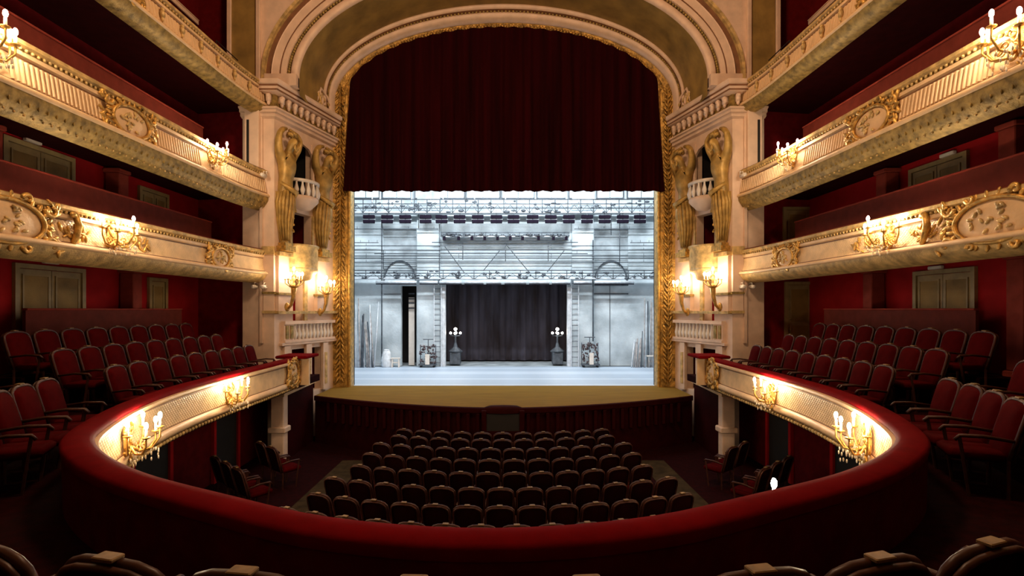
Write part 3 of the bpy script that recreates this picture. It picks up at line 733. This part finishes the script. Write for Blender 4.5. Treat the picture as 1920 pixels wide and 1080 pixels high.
door(-9.3, 10.55, E-1.2, LW, 1.45, 2.0, 2); door(9.3, 10.75, E-1.2, RW, 1.35, 1.95, 2)
door(-9.3, 13.75, E-1.2, LW, .55, 1.95, 1); door(9.0, 15.6, E-1.2, PI, .72, 1.95, 1)
door(-9.3, 10.3, E+1.12, LW, 1.4, 2.05, 2); door(9.3, 10.9, E+1.12, RW, 1.3, 1.95, 2)
door(-9.3, 13.6, E+1.12, LW, .95, 1.95, 2); door(8.95, 15.6, E+1.12, PI, .72, 1.9, 1)
# exit light boxes above the double doors
def exit_box(x, y, z, rz, lab):
    o = thing('exit_light', lab, 'light', (x, y, z), rz)
    MB().bevbox(-.17, .17, .02, .10, 0, .075, .01).build('housing', 'white_paint', o); MB().box(-.15, .15, .10, .104, .008, .066).build('diffuser', 'white_paint', o); MB().box(-.05, .05, 0, .03, .01, .06).build('bracket', 'white_paint', o)
exit_box(-9.3, 10.5, E+.93, LW, 'small white light box over the first-tier double door left of the stage'); exit_box(9.3, 10.9, E+.85, RW, 'small white light box over the first-tier double door right of the stage')
exit_box(-9.3, 10.1, E+3.28, LW, 'small white light box over the second-tier double door left of the stage'); exit_box(9.3, 10.6, E+3.17, RW, 'small white light box over the second-tier double door right of the stage')
def pillar(x, y, z0, z1, lab):
    o = thing('wall_pillar', lab, 'pillar', (x, y, z0), 0, 'red wall pillars')
    MB().bevbox(-.16, .16, -.16, .16, .12, z1-z0-.1, .015).build('shaft', 'red_pillar', o); MB().bevbox(-.2, .2, -.2, .2, 0, .12, .02).build('base', 'red_pillar', o); MB().bevbox(-.2, .2, -.2, .2, z1-z0-.1, z1-z0, .02).build('capital', 'red_pillar', o)
for s in (-1, 1):
    sd = 'left' if s < 0 else 'right'
    pillar(s*9.1, 12.55, E-1.2, E+.98, 'square red pillar between the first-tier doors'+', house-'+sd); pillar(s*9.1, 12.1, E+1.12, E+3.3, 'square red pillar between the second-tier doors'+', house-'+sd)
    pillar(s*9.1, 8.9, E-1.2, E+.98, 'square red pillar beyond the first-tier double door'+', house-'+sd); pillar(s*9.1, 9.05, E+1.12, E+3.3, 'square red pillar beyond the second-tier double door'+', house-'+sd)
    for nm, h0, h1, Ya, Yb, x in (('second', 1.12, 2.5, 7.2, 14.6, 8.35), ('third', 3.47, 5.05, 6.5, 14.2, 8.35), ('first', -1.2, .02, 9.4, 13.9, 8.75)):
        o = thing('low_partition', 'low brownish red partition board along the %s-tier gallery, house-%s side' % (nm, sd), 'partition', (s*x, (Ya+Yb)/2, E+h0), 0, '%s-tier partitions' % nm)
        MB().box(-.03, .03, (Ya-Yb)/2, (Yb-Ya)/2, 0, h1-h0-.04).build('board', 'red_board', o); MB().bevbox(-.06, .06, (Ya-Yb)/2, (Yb-Ya)/2, h1-h0-.04, h1-h0, .01).build('cap_rail', 'red_pillar', o)
    # panel and post of the fourth tier beside the arch, with thin handrail
    o = thing('tier_end_panel', 'tall olive panel between cream posts beside the arch'+', house-'+sd, 'panel', (s*7.75, 15.3, E+6.72), 0, 'olive end panels')
    MB().box(-.36, .36, -.02, .04, 0, 5.4).build('olive_field', 'olive', o)
    for x in (-.42, .44): MB().bevbox(x-.06, x+.06, -.08, .06, 0, 5.4, .01).build('post', 'cream', o)
    o = thing('handrail', 'thin dark metal handrail at the fourth-tier end'+', house-'+sd, 'handrail', (s*7.7, 14.3, E+6.72), 0, 'fourth-tier handrails')
    MB().tube([(0, -.55, 0), (0, -.55, .5), (0, .55, .5)], .015, 6).build('rail', 'black', o, True); MB().tube([(0, -.55, .25), (0, .55, .25)], .012, 6).build('mid_rail', 'black', o, True)
    o = thing('wall_rail', 'cream sloping rail across the red wall of the fourth tier'+', house-'+sd, 'rail', (s*9.25, 11, E+8.6), 0, 'fourth-tier wall rails')
    MB().bevbox(-.03, .03, -4, 4.5, 0, .12, .01).build('moulding', 'cream', o); MB().bevbox(-.05, .05, -4, 4.5, .12, .15, .01).build('cap', 'cream', o)
# narrow cabinet with dark slot on the pier, third tier; small white spotlights
cb = thing('pier_cabinet', 'tall narrow cream cabinet with a dark slot on the pier, third tier', 'cabinet', (7.42, 15.2, E+3.75), 0, 'pier cabinets')
MB().bevbox(-.26, .16, -.22, 0, 0, 2.1, .01).build('body', 'cream', cb); MB().box(.02, .09, -.228, -.2, .2, 1.8).build('slot', 'black', cb); MB().bevbox(-.3, .2, -.26, 0, 2.1, 2.18, .01).build('top', 'cream', cb)
mirror(cb)
def spot(x, y, z, lab, grp):
    o = thing('spotlight', lab, 'spotlight', (x, y, z), 0, grp)
    MB().tube([(0, 0, 0), (0, -.18, 0), (0, -.2, -.08)], .014, 6).build('bracket', 'white_paint', o)
    b = MB(); b.lathe([(.001, -.12), (.055, -.12), (.06, -.02), (.07, .1), (.001, .09)], 10); b.v = [(x_+.0, -.2+z_, y_-.12) for x_, y_, z_ in b.v]; b.build('lamp_body', 'white_paint', o, True)
    MB().box(-.02, .02, -.02, .0, -.05, .05).build('mount', 'white_paint', o); return o
for a in ((7.02, .78, 'white spotlight under the second-tier front, nearest the pier edge', 'pier spotlights under the second tier'), (7.3, .78, 'white spotlight under the second-tier front, nearest the red wall', 'pier spotlights under the second tier'), (6.98, 4.02, 'white spotlight on the pier level with the third-tier front', 'pier spotlights by the third tier')):
    mirror(spot(a[0], 15.2 if a[0] > 7 else 15.1, E+a[1], a[2], a[3]))
# dark doorways in the red wall below the first tier
for s in (-1, 1):
    for j, y in enumerate((7.6, 10.2, 12.9)):
        o = thing('stalls_doorway', 'dark doorway below the first tier, %s from the stage, house-%s side' % (NTH[2-j], 'left' if s < 0 else 'right'), 'doorway', (s*7.0, y, 0), s*PI/2, 'stalls doorways')
        MB().box(-.5, .5, -.0, .03, 0, 1.75).build('opening', 'black', o)
        b = MB(); b.box(-.6, -.5, 0, .08, 0, 1.85); b.box(.5, .6, 0, .08, 0, 1.85); b.box(-.5, .5, 0, .08, 1.75, 1.85); b.build('frame', 'red_wall', o)
for s in (-1, 1):
    MB().box(s*3.75, s*4.45, 6.0, 14.2, 0, .012).build('floor_aisle', 'aisle', kind='structure')

# ================================================================== SEATS
def chair_proto():
    r = thing('theatre_seat', '', 'seat')
    ol = [(-.235, .40), (-.25, .62), (-.255, .86)]
    for k in range(1, 8): q = PI-PI*k/8; ol.append((.255*math.copysign(abs(math.cos(q))**.7, math.cos(q)), .87+.13*math.sin(q)**.75))
    ol += [(.255, .86), (.25, .62), (.235, .40)]
    def ly(z): return -.2-.16*(z-.4)/.6
    b = MB(); b.tube([(x, ly(z), z) for x, z in ol], .022, 6); b.tube([(x*.985, ly(z)-.035, z-.012) for x, z in ol], .016, 6); b.build('back_frame', 'seat_wood', r, True)
    def fan(off, bulge, name, m):
        vs = []; n = len(ol); cx, cz = 0, .68
        for f, bb in ((1, 0), (.88, .7), (.6, .95), (.02, 1)):
            for x, z in ol: xx, zz = cx+(x*.97-cx)*f, cz+(z-.005-cz)*f; vs.append((xx, ly(zz)+off+bulge*bb, zz))
        fs = [(i*n+k, i*n+(k+1) % n, (i+1)*n+(k+1) % n, (i+1)*n+k) for i in range(3) for k in range(n)]+[tuple(range(3*n, 4*n))]
        MB().add(vs, fs).build(name, m, r, True)
    fan(.0, .06, 'back_cushion', 'velvet_seat'); fan(-.02, -.012, 'back_panel', 'seat_back')
    MB().bevbox(-.225, .225, -.2, .28, .36, .47, .03).build('seat_cushion', 'velvet_seat', r, True)
    for s in (-1, 1):
        MB().tube([(s*.25, -.24, .60), (s*.25, .0, .63), (s*.25, .2, .62), (s*.25, .24, .57)], [.018, .02, .02, .018], 6).build('armrest', 'seat_wood', r, True)
        MB().tube([(s*.25, .2, .6), (s*.25, .17, .4), (s*.25, .12, .0)], .018, 5).build('leg', 'seat_wood', r); MB().tube([(s*.235, -.2, .42), (s*.235, -.2, 0)], .018, 5).build('leg', 'seat_wood', r)
    MB().bevbox(-.05, .05, ly(1)-.04, ly(1)+.02, 1.012, 1.03, .004).build('number_plate', 'brass', r)
    return r
CH = chair_proto(); cu = []
def seat(x, y, z, rz, label, group, sx=1.0):
    c = CH if not cu else copy_tree(CH); cu.append(1)
    c.location = (x, y, z); c.rotation_euler.z = rz; c.scale = (sx, 1, 1); c['label'] = label; c['group'] = group
ORD = ['eighth', 'seventh', 'sixth', 'fifth', 'fourth', 'third', 'second', 'first']
for i, yc in enumerate((7.62, 8.36, 9.2, 10.06, 10.93, 11.8, 12.62, 13.3)):
    n = (14, 13, 13, 12, 12, 12, 11, 11)[i]
    for k in range(n):
        x = (k-(n-1)/2)*.505; y = yc+.65*(x/3.3)**2
        seat(x, y+.3, .0, math.atan2(-1.3*x/10.9, 1)*-1, 'dark red stalls seat, %s row from the stage, %s from the house-left end' % (ORD[i], NTH[k]), 'stalls seats, %s row from the stage' % ORD[i], .92)
for s in (-1, 1):
    for j, (x, y) in enumerate(((5.0, 8.9), (5.45, 9.3), (5.9, 9.7), (5.1, 10.6), (5.55, 11.0), (6.0, 11.4), (5.15, 12.2), (5.6, 12.6))):
        seat(s*x, y, .0, s*math.radians(38), 'dark side stalls seat under the overhang, %s from the rear, house-%s side' % (NTH[j], 'left' if s < 0 else 'right'), 'side stalls seats', .9)
def tier_row(d, h, Ys, label, group):
    path = offset(TIER1, NORM1, d)
    for s in (-1, 1):
        for j, Y in enumerate(Ys):
            q = along(path, NORM1, Y, s)
            if q: seat(q[0].x+q[1].x*.2, q[0].y+q[1].y*.2, E+h, face_rz(q[1]), label % (NTH[j], 'left' if s < 0 else 'right'), group)
def lin(a, n, st=.6): return [a-st*k for k in range(n)]
tier_row(.95, -1.95, lin(13.4, 9), 'red first-tier side seat, row by the armrest, %s from the stage, house-%s', 'first-tier side seats, front row')
tier_row(1.75, -1.67, lin(13.3, 9), 'red first-tier side seat, middle row, %s from the stage, house-%s', 'first-tier side seats, middle row')
tier_row(2.6, -1.38, lin(13.4, 9), 'red first-tier side seat, back row, %s from the stage, house-%s', 'first-tier side seats, back row')
tier_row(.95, -1.95, (6.95, 6.42, 5.92, 5.45), 'red first-tier seat at the bend, front row, %s from the aisle, house-%s', 'first-tier bend seats, front row')
tier_row(1.75, -1.67, (6.6, 6.1, 5.6), 'red first-tier seat at the bend, second row, %s from the aisle, house-%s', 'first-tier bend seats, second row')
for j, (px, Y) in enumerate(((30, 2.14), (255, 2.02), (490, 1.92), (785, 1.86), (1085, 1.86), (1385, 1.93), (1595, 2.02), (1795, 2.14), (1985, 2.3))):
    x = (px-952)/F*Y+.13
    seat(x, Y+.33, E-1.985, math.atan2(x, 7.5)*1.0 if False else -math.atan2(-x, 5.5)*1.0, 'dark-backed central first-tier seat with brass number plate, %s from the house-left end' % NTH[j], 'central first-tier seats seen from behind')

# ================================================================== THE STAGE HOUSE
YB = 24.6; k_ = YB/F
def X(px, Y=YB): return (px-945)/F*Y
def H(py, Y=YB): return E+(580-py)/F*Y
plk = [MB().box(-8.6, 8.6, 0, .315, -.05, 0).mesh('plank', m) for m in ('plank', 'plank_b')]
fs_ = MB().box(-8.6, 8.6, 18.26, 28, ZS-.3, ZS-.05).build('floor_stage', 'plaster_dark', kind='structure')
y = 18.26; k = 0
while y < 24.3: put('plank', plk[random.random() < .45], fs_, loc=(0, y, ZS)); y += .32; k += 1
for s in (-1, 1): MB().box(s*8.6, s*8.9, 18.3, 28, ZS-.3, E+9).build('wall_stage_'+('left' if s < 0 else 'right'), 'plaster', kind='structure')
MB().box(-8.9, 8.9, 18.3, 28, E+9, E+9.3).build('ceiling_stage', 'black', kind='structure')
MB().box(-8.9, 8.9, 27.9, 28.2, ZS-.3, E+9).build('wall_stage_far', 'black', kind='structure')
b = MB(); rows = []
for s in (-1, 1): b.box(s*5.4, s*9.6, 18.3, 18.5, 0, E+12.2)
b.box(-5.6, 5.6, 18.3, 18.5, E+8.0, E+12.2); b.build('wall_proscenium', 'black', kind='structure')
ZR = ZS
op = (X(833), X(1062), ZR, H(533)); dl = (X(750), X(779), ZR, H(536)); bl = (X(716), X(779), H(533), H(428)); br = (X(1112), X(1176), H(533), H(428)); brl = (X(1112), X(1176), ZR, H(533))
rw = holes(MB(), -8.6, 8.6, ZR, E+9, [op, dl, bl, br], YB, YB+.3).build('wall_stage_rear', 'plaster', kind='structure')
for q in (bl, br):
    MB().box(q[0], q[1], YB+.16, YB+.3, q[2], q[3]).build('bay_panel', 'plaster_dark', rw)
    cx = (q[0]+q[1])/2; rr = (q[1]-q[0])/2
    MB().grid([[(cx+(rr-.02)*math.cos(PI*j/20)*f, YB+g, q[2]+.1+(H(487)-q[2]-.12)*f*math.sin(PI*j/20)) for f, g in ((1.0, .02), (1.0, .17), (.94, .17), (.94, .02), (1.0, .02))] for j in range(21)]).build('bay_arch', 'steel', rw)
    poly = [(cx+rr*.93*math.cos(PI*j/20), q[2]+.1+(H(487)-q[2]-.12)*.93*math.sin(PI*j/20)) for j in range(21)]
    MB().prism(poly, YB+.1, YB+.16).build('lunette', 'plaster', rw)
for x0, x1 in ((781, 824), (1070, 1110)): MB().box(X(x0), X(x1), YB-.14, YB, ZR, E+9).build('pilaster', 'plaster', rw)
for x0, x1 in ((825, 834), (1061, 1069)): MB().box(X(x0), X(x1), YB-.2, YB+.1, ZR, H(538)).build('jamb', 'steel_light', rw)
MB().box(X(1112), X(1176), YB-.03, YB, H(536), H(533)).build('lintel', 'steel', rw)
MB().box(X(1112), X(1176), YB-.03, YB, H(552), H(550)).build('lintel', 'steel', rw)
MB().box(X(1141), X(1142), YB-.02, YB, ZR, H(536)).build('joint', 'steel', rw)
MB().box(X(718), X(750), YB-.02, YB, H(552), H(551)).build('joint', 'steel', rw)
# rear room behind the opening
dr = thing('rear_drape', 'large dark drape hanging beyond the central rear stage opening', 'drape', (0, 27.2, ZR))
rows = []
for j in range(161):
    x = -4.4+8.8*j/160; rows.append([(x, .07*math.sin(x*11)+.02*math.sin(x*29), z) for z in (0.02, 1.5, 3, 4.8)])
MB().grid(rows).build('cloth', 'drape', dr, True); MB().tube([(-4.5, 0, 4.82), (4.5, 0, 4.82)], .04, 6).build('pipe', 'steel', dr)
fl = thing('white_flat', 'tall white scenery flat standing in the narrow rear doorway', 'flat', (X(770, 24.95), 24.95, ZR))
MB().box(-.15, .13, 0, .05, 0, 3.3).build('panel', 'white_paint', fl)
for z in (2.75, 3.0, 3.2, 3.45): MB().box(-.15, .13, -.03, 0, z, z+.06).build('batten', 'steel', fl)
b = MB().box(X(736), X(800), 26.6, 26.7, ZR, E+1.6).build('wall_passage', 'black', kind='structure')
# windows at the top of the rear wall
wn = 0
for x0, x1 in ((660, 709), (717, 768), (778, 800), (808, 868), (874, 934), (940, 999), (1006, 1058), (1066, 1082), (1090, 1110), (1118, 1165), (1175, 1225)):
    wn += 1; o = bpy.data.objects.new('window_%d' % wn, None); C.objects.link(o); o.location = ((X(x0)+X(x1))/2, YB, H(371)); o['kind'] = 'structure'
    hw = (X(x1)-X(x0))/2; hh = H(335)-H(371)
    MB().box(-hw, hw, -.04, -.02, 0, hh).build('pane', 'sky_glass', o)
    b = MB(); b.box(-hw-.06, -hw, -.1, 0, -.05, hh); b.box(hw, hw+.06, -.1, 0, -.05, hh); b.box(-hw, hw, -.1, 0, -.06, 0); b.box(-.015, .015, -.07, -.04, 0, hh); b.build('frame', 'steel', o)
# galleries and pipes
def pipe(b, x0, y0, x1, y1, Y, r): b.tube([at(x0, y0, Y), at(x1, y1, Y)], r, 6)
def gallery(label, Y, x0, x1, ytop, ybot, posts, deck):
    o = thing('fly_gallery', label, 'gallery')
    MB().box(X(x0, Y), X(x1, Y), Y, Y+.5, H(ybot, Y), H(ybot, Y)+.06).build('deck', 'steel_light', o)
    for f in (0, .33, .66):
        b = MB(); pipe(b, x0, ytop+(ybot-ytop)*f, x1, ytop+(ybot-ytop)*f, Y, .022); b.build('rail', 'steel', o, True)
    pm = None
    x = x0
    while x <= x1:
        b = MB(); pipe(b, x, ytop, x, ybot, Y, .02); b.build('post', 'steel', o, True); x += posts
    b = MB(); x = x0
    random.seed(int(x0+ytop))
    while x < x1-posts*.5:
        pipe(b, x, ybot, x+posts*.5, ytop+(ybot-ytop)*.4, Y-.02, .012); pipe(b, x+posts*.5, ytop+(ybot-ytop)*.4, x+posts, ybot, Y-.02, .012); x += posts
    for k in range(int((x1-x0)/9)):
        x = random.uniform(x0, x1); b.ell(at(x, random.uniform(ytop+2, ybot-1), Y-.04), (random.uniform(.04, .14), .04, random.uniform(.03, .07)), 6, 4)
    b.build('bracing_and_cables', 'steel', o, True, 'stuff')
    return o
g = gallery('lower steel fly gallery crossing the rear wall above the central opening', 23.9, 655, 1235, 507, 523, 29, True)
for x0, x1 in ((703, 779), (785, 819), (822, 864), (869, 905), (910, 938), (944, 985), (990, 1028), (1033, 1067), (1074, 1108), (1113, 1187)):
    b = MB(); pipe(b, x0, 529, x1, 529, 23.85, .075); b.build('duct', 'steel_light', g, True)
    b = MB(); pipe(b, x0, 532.5, x1, 532.5, 23.86, .025); b.build('duct_rail', 'flood_dark', g, True)
gallery('upper steel fly gallery below the windows of the rear wall', 23.9, 655, 1235, 374, 399, 24, True)
gallery('short steel gallery between the pilasters of the rear wall', 24.1, 825, 1066, 436, 444, 21, True)
o = thing('equipment_bar', 'bar with small dark brackets hung between the pilasters', 'bar')
b = MB(); pipe(b, 830, 450, 1064, 450, 24.15, .025); b.build('pipe', 'steel', o, True)
for x in (831, 858, 883, 907, 931, 955, 978, 1008, 1036, 1060): b = MB().box(X(x-2.5, 24.1), X(x+2.5, 24.1), 24.08, 24.16, H(450, 24.1), H(443, 24.1)); b.build('bracket', 'flood_dark', o)
for j, (yy, x0, x1) in enumerate(((429.5, 660, 820), (454.5, 808, 1082), (461, 656, 1234), (469, 656, 1234), (475.5, 700, 1100), (480, 656, 1234), (484.5, 656, 1234), (491.5, 656, 1234), (429.5, 1075, 1234), (455, 1180, 1234), (455, 656, 708))):
    o = thing('flying_batten', ['upper thin batten before the rear wall, house-left half', 'thin batten ending at the pilasters, just below the equipment bar', 'thin full-width batten, highest of its set', 'thin full-width batten, second highest of its set', 'thin batten shorter than its neighbours above the lower gallery', 'thin full-width batten, third highest of its set', 'thin full-width batten, fourth highest of its set', 'thin full-width batten, lowest, just above the arched bays', 'upper thin batten before the rear wall, house-right half', 'short thin batten beside the house-right stage frame', 'short thin batten beside the house-left stage frame'][j], 'pipe', tuple(at((x0+x1)/2, yy, 24.2)), 0, 'thin battens before the rear wall')
    L2 = (x1-x0)/2*24.2/F; MB().tube([(-L2, 0, 0), (L2, 0, 0)], .021, 6).build('pipe', 'steel', o, True)
    for q in (-.9, -.3, .3, .9): MB().tube([(L2*q, 0, 0), (L2*q, 0, .12)], .01, 4).build('clamp', 'steel', o)
for x0, y0, x1, y1 in ((832, 462, 869, 512), (904, 508, 935, 470), (944, 455, 990, 510), (1024, 510, 1056, 470)):
    o = tag(MB().tube([at(x0, y0, 24.3), at((x0*.45+x1*.55), (y0*.45+y1*.55), 24.3), at(x1, y1, 24.3)], .02, 6).build('diagonal_brace', 'steel', None, True), 'slanting steel brace above the rear opening, %s from house-left' % NTH[[832, 904, 944, 1024].index(x0)], 'brace', 'slanting braces')
for j, (x, y0, y1) in enumerate(((714, 412, 686), (717, 470, 505), (822, 420, 533), (866, 454, 487), (946, 454, 490), (1026, 454, 490), (1110, 450, 640), (1144, 380, 441), (783, 380, 428), (1160, 400, 500))):
    tag(MB().tube([at(x, y0, 24.25), at(x, y1, 24.25)], .02 if y1 < 600 else .03, 6).build('upright_pipe', 'steel', None, True), 'thin upright steel pipe before the rear wall, %s from house-left' % NTH[sorted((714, 717, 822, 866, 946, 1026, 1110, 1144, 783, 1160)).index(x)], 'pipe', 'upright pipes')
for j, x in enumerate((696, 711, 770, 806, 829, 888, 946, 1002, 1060, 1083, 1112)):
    tag(MB().tube([at(x, 355, 24.2), at(x, 402, 24.2)], .035, 6).build('gallery_hanger', 'steel_light', None, True), 'pale hanger post of the upper fly gallery, %s from house-left' % NTH[j], 'post', 'gallery hangers')
# floodlight pairs
fm = []
for j, x in enumerate((690, 724, 758, 796, 826, 860, 894, 929, 961, 997, 1031, 1065, 1099, 1132, 1166, 1198)):
    p = at(x, 411, 23.95); o = thing('floodlight', 'pair of dark floodlight heads below the upper gallery, %s from house-left' % NTH[j], 'floodlight', (p.x, p.y, p.z), 0, 'dark floodlight pairs')
    for z0, z1 in ((.03, .19), (-.19, -.03)): MB().bevbox(-.27, .27, -.06, .06, z0, z1, .015).build('head', 'flood_dark', o)
    MB().box(-.02, .02, .0, .03, -.2, .40).build('hanger', 'steel', o); MB().tube([(-.3, .03, 0), (.3, .03, 0)], .015, 6).build('yoke', 'steel_light', o)
# ladders beside the opening
for x in (819, 1076):
    o = thing('wall_ladder', 'narrow steel ladder at the house-%s side of the rear opening' % ('left' if x < 945 else 'right'), 'ladder', (X(x, 24.35), 24.3, ZR), 0, 'rear wall ladders')
    for s in (-1, 1): MB().tube([(s*.17, 0, 0), (s*.17, 0, 4.4)], .025, 6).build('stile', 'steel_light', o)
    rg = MB().tube([(-.17, 0, 0), (.17, 0, 0)], .014, 5).mesh('rung', 'steel')
    for k in range(17): put('rung', rg, o, loc=(0, 0, .2+k*.25))
# leaning poles
def pole(x0, y0, x1, y1, r, lab, grp, m='pole_wood'):
    a = at(x0, y0, 24.1); b_ = at(x1, y1, 24.4); a.z = max(a.z, ZR+.01); a = Vector((a.x, 23.9, ZR+.01)); o = MB().tube([a, a.lerp(b_, .5), b_], [r, r*.95, r*.8], 6).build('timber_pole', m, None, True)
    tag(o, lab, 'pole', grp)
random.seed(11)
for i in range(14):
    xb = 664+i*2.9+random.uniform(-1, 1); xt = 663+i*2.2+random.uniform(-3, 5); pole(xb, 686, xt, 555+random.uniform(-3, 50)+i*1.5, .022+.022*random.random(), 'long pale timber pole leaning on the rear wall, near the white sack, %s from house-left' % NTH[i], 'poles beside the white sack', random.choice(['pole_wood', 'steel', 'steel_light']))
pole(702, 627, 708, 566, .03, 'short pale pole propped above the others, near the white sack', 'poles beside the white sack', 'steel_light')
for i in range(13):
    xb = 1181+i*3.7+random.uniform(-1, 1); xt = 1187+i*3.4+random.uniform(-2, 2); pole(xb, 686, xt, (645-i*5 if i < 6 else 565)+random.uniform(-8, 12), .022+.022*random.random(), 'long pale timber pole leaning on the rear wall, near the white trestle, %s from house-left' % NTH[i], 'poles beside the white trestle', random.choice(['pole_wood', 'pole_wood', 'steel', 'steel_light']))
# sack, trestle, carts, small props
sk = thing('white_sack', 'tall crumpled white sack standing beside the leaning poles', 'sack', (X(723, 24.1), 24.1, ZR))
b = MB(); rows = []
for j in range(9):
    f = j/8; r = (.2, .25, .24, .26, .23, .22, .2, .17, .12)[j]; rows.append([(r*math.cos(2*PI*q/12)*(1+.12*math.sin(q*2.3+j)), r*.8*math.sin(2*PI*q/12), .8*f) for q in range(12)])
b.grid(rows, True).build('cloth', 'bag', sk, True); MB().ell((0, 0, .8), (.15, .12, .05), 10, 5).build('tied_neck', 'bag', sk, True)
def trestle(px, lab, sc_=1):
    o = thing('trestle', lab, 'trestle', (X(px, 24.0), 24.0, ZR))
    for s in (-1, 1):
        for t in (-1, 1): MB().tube([(s*.2*sc_, t*.1, 0), (s*.18*sc_, t*.03, .52*sc_)], .03, 6).build('leg', 'white_paint', o)
    MB().bevbox(-.27*sc_, .27*sc_, -.08, .08, .50*sc_, .57*sc_, .01).build('top', 'white_paint', o); MB().bevbox(-.2*sc_, .2*sc_, -.03, .03, .25*sc_, .31*sc_, .01).build('shelf', 'white_paint', o)
trestle(1221, 'small white trestle standing by the leaning poles'); trestle(740, 'low pale trestle beside the white sack', .8)
def cart(px, wd, ht, lab):
    o = thing('props_cart', lab, 'cart', (X(px, 24.05), 24.05, ZR))
    MB().box(-wd/2, wd/2, -.2, .2, .1, .16).build('platform', 'steel', o)
    for s in (-1, 1):
        MB().tube([(s*wd*.45, .15, .16), (s*wd*.45, .15, ht)], .02, 6).build('upright', 'steel', o)
        for t in (-1, 1):
            b = MB(); b.ell((s*wd*.38, t*.15, .05), (.05, .02, .05), 8, 6); b.build('wheel', 'black', o, True)
    MB().tube([(-wd*.3, .18, ht+.25), (wd*.3, .18, ht+.25)], .025, 6).build('crossbar', 'steel', o); MB().tube([(0, .18, .16), (0, .18, ht+.25)], .02, 6).build('mast', 'steel', o)
    b = MB()
    for k in range(70):
        z = random.uniform(.2, ht); q = wd*.5*(1-.3*abs(z/ht-.5)); b.ell((random.uniform(-q, q), random.uniform(-.15, .1), z), (random.uniform(.03, .07), .05, random.uniform(.03, .07)), 5, 4)
    b.build('heaped_cables', 'clutter', o, True, 'stuff'); 
    MB().box(-.08, .12, -.24, -.2, .15, ht*.6).build('paper', 'white_paint', o)
cart(800, .8, 1.05, 'cart heaped with dark cables below a wall bracket, near the sack'); cart(1105, .85, 1.15, 'cart heaped with dark cables below a wall bracket, near the trestle')
# lamps on pedestals
for px in (852, 1043):
    o = thing('pedestal_lamp', 'lit lamp cluster on a pedestal post at the house-%s jamb of the rear opening' % ('left' if px < 945 else 'right'), 'lamp', (X(px, 25.3), 25.3, ZR), 0, 'pedestal lamps')
    MB().bevbox(-.26, .26, -.26, .26, .02, .6, .02).build('pedestal', 'steel', o); MB().lathe([(.32, .6), (.36, .66), (.12, .85), (.05, 1.1), (.035, 1.5)], 8).build('shaft', 'steel', o)
    for k in range(4):
        q = PI/2*k; x, y = .24*math.cos(q), .24*math.sin(q); a = MB().tube([(0, 0, 1.4), (x, y, 1.42), (x, y, 1.5)], .015, 5).build('arm', 'steel', o); MB().ell((x, y, 1.55), .06, 8, 6).build('globe', 'lamp_white', a, True)
    MB().ell((0, 0, 1.74), .08, 8, 6).build('top_globe', 'lamp_white', o, True); MB().tube([(0, 0, 1.4), (0, 0, 1.66)], .02, 6).build('finial', 'steel', o)
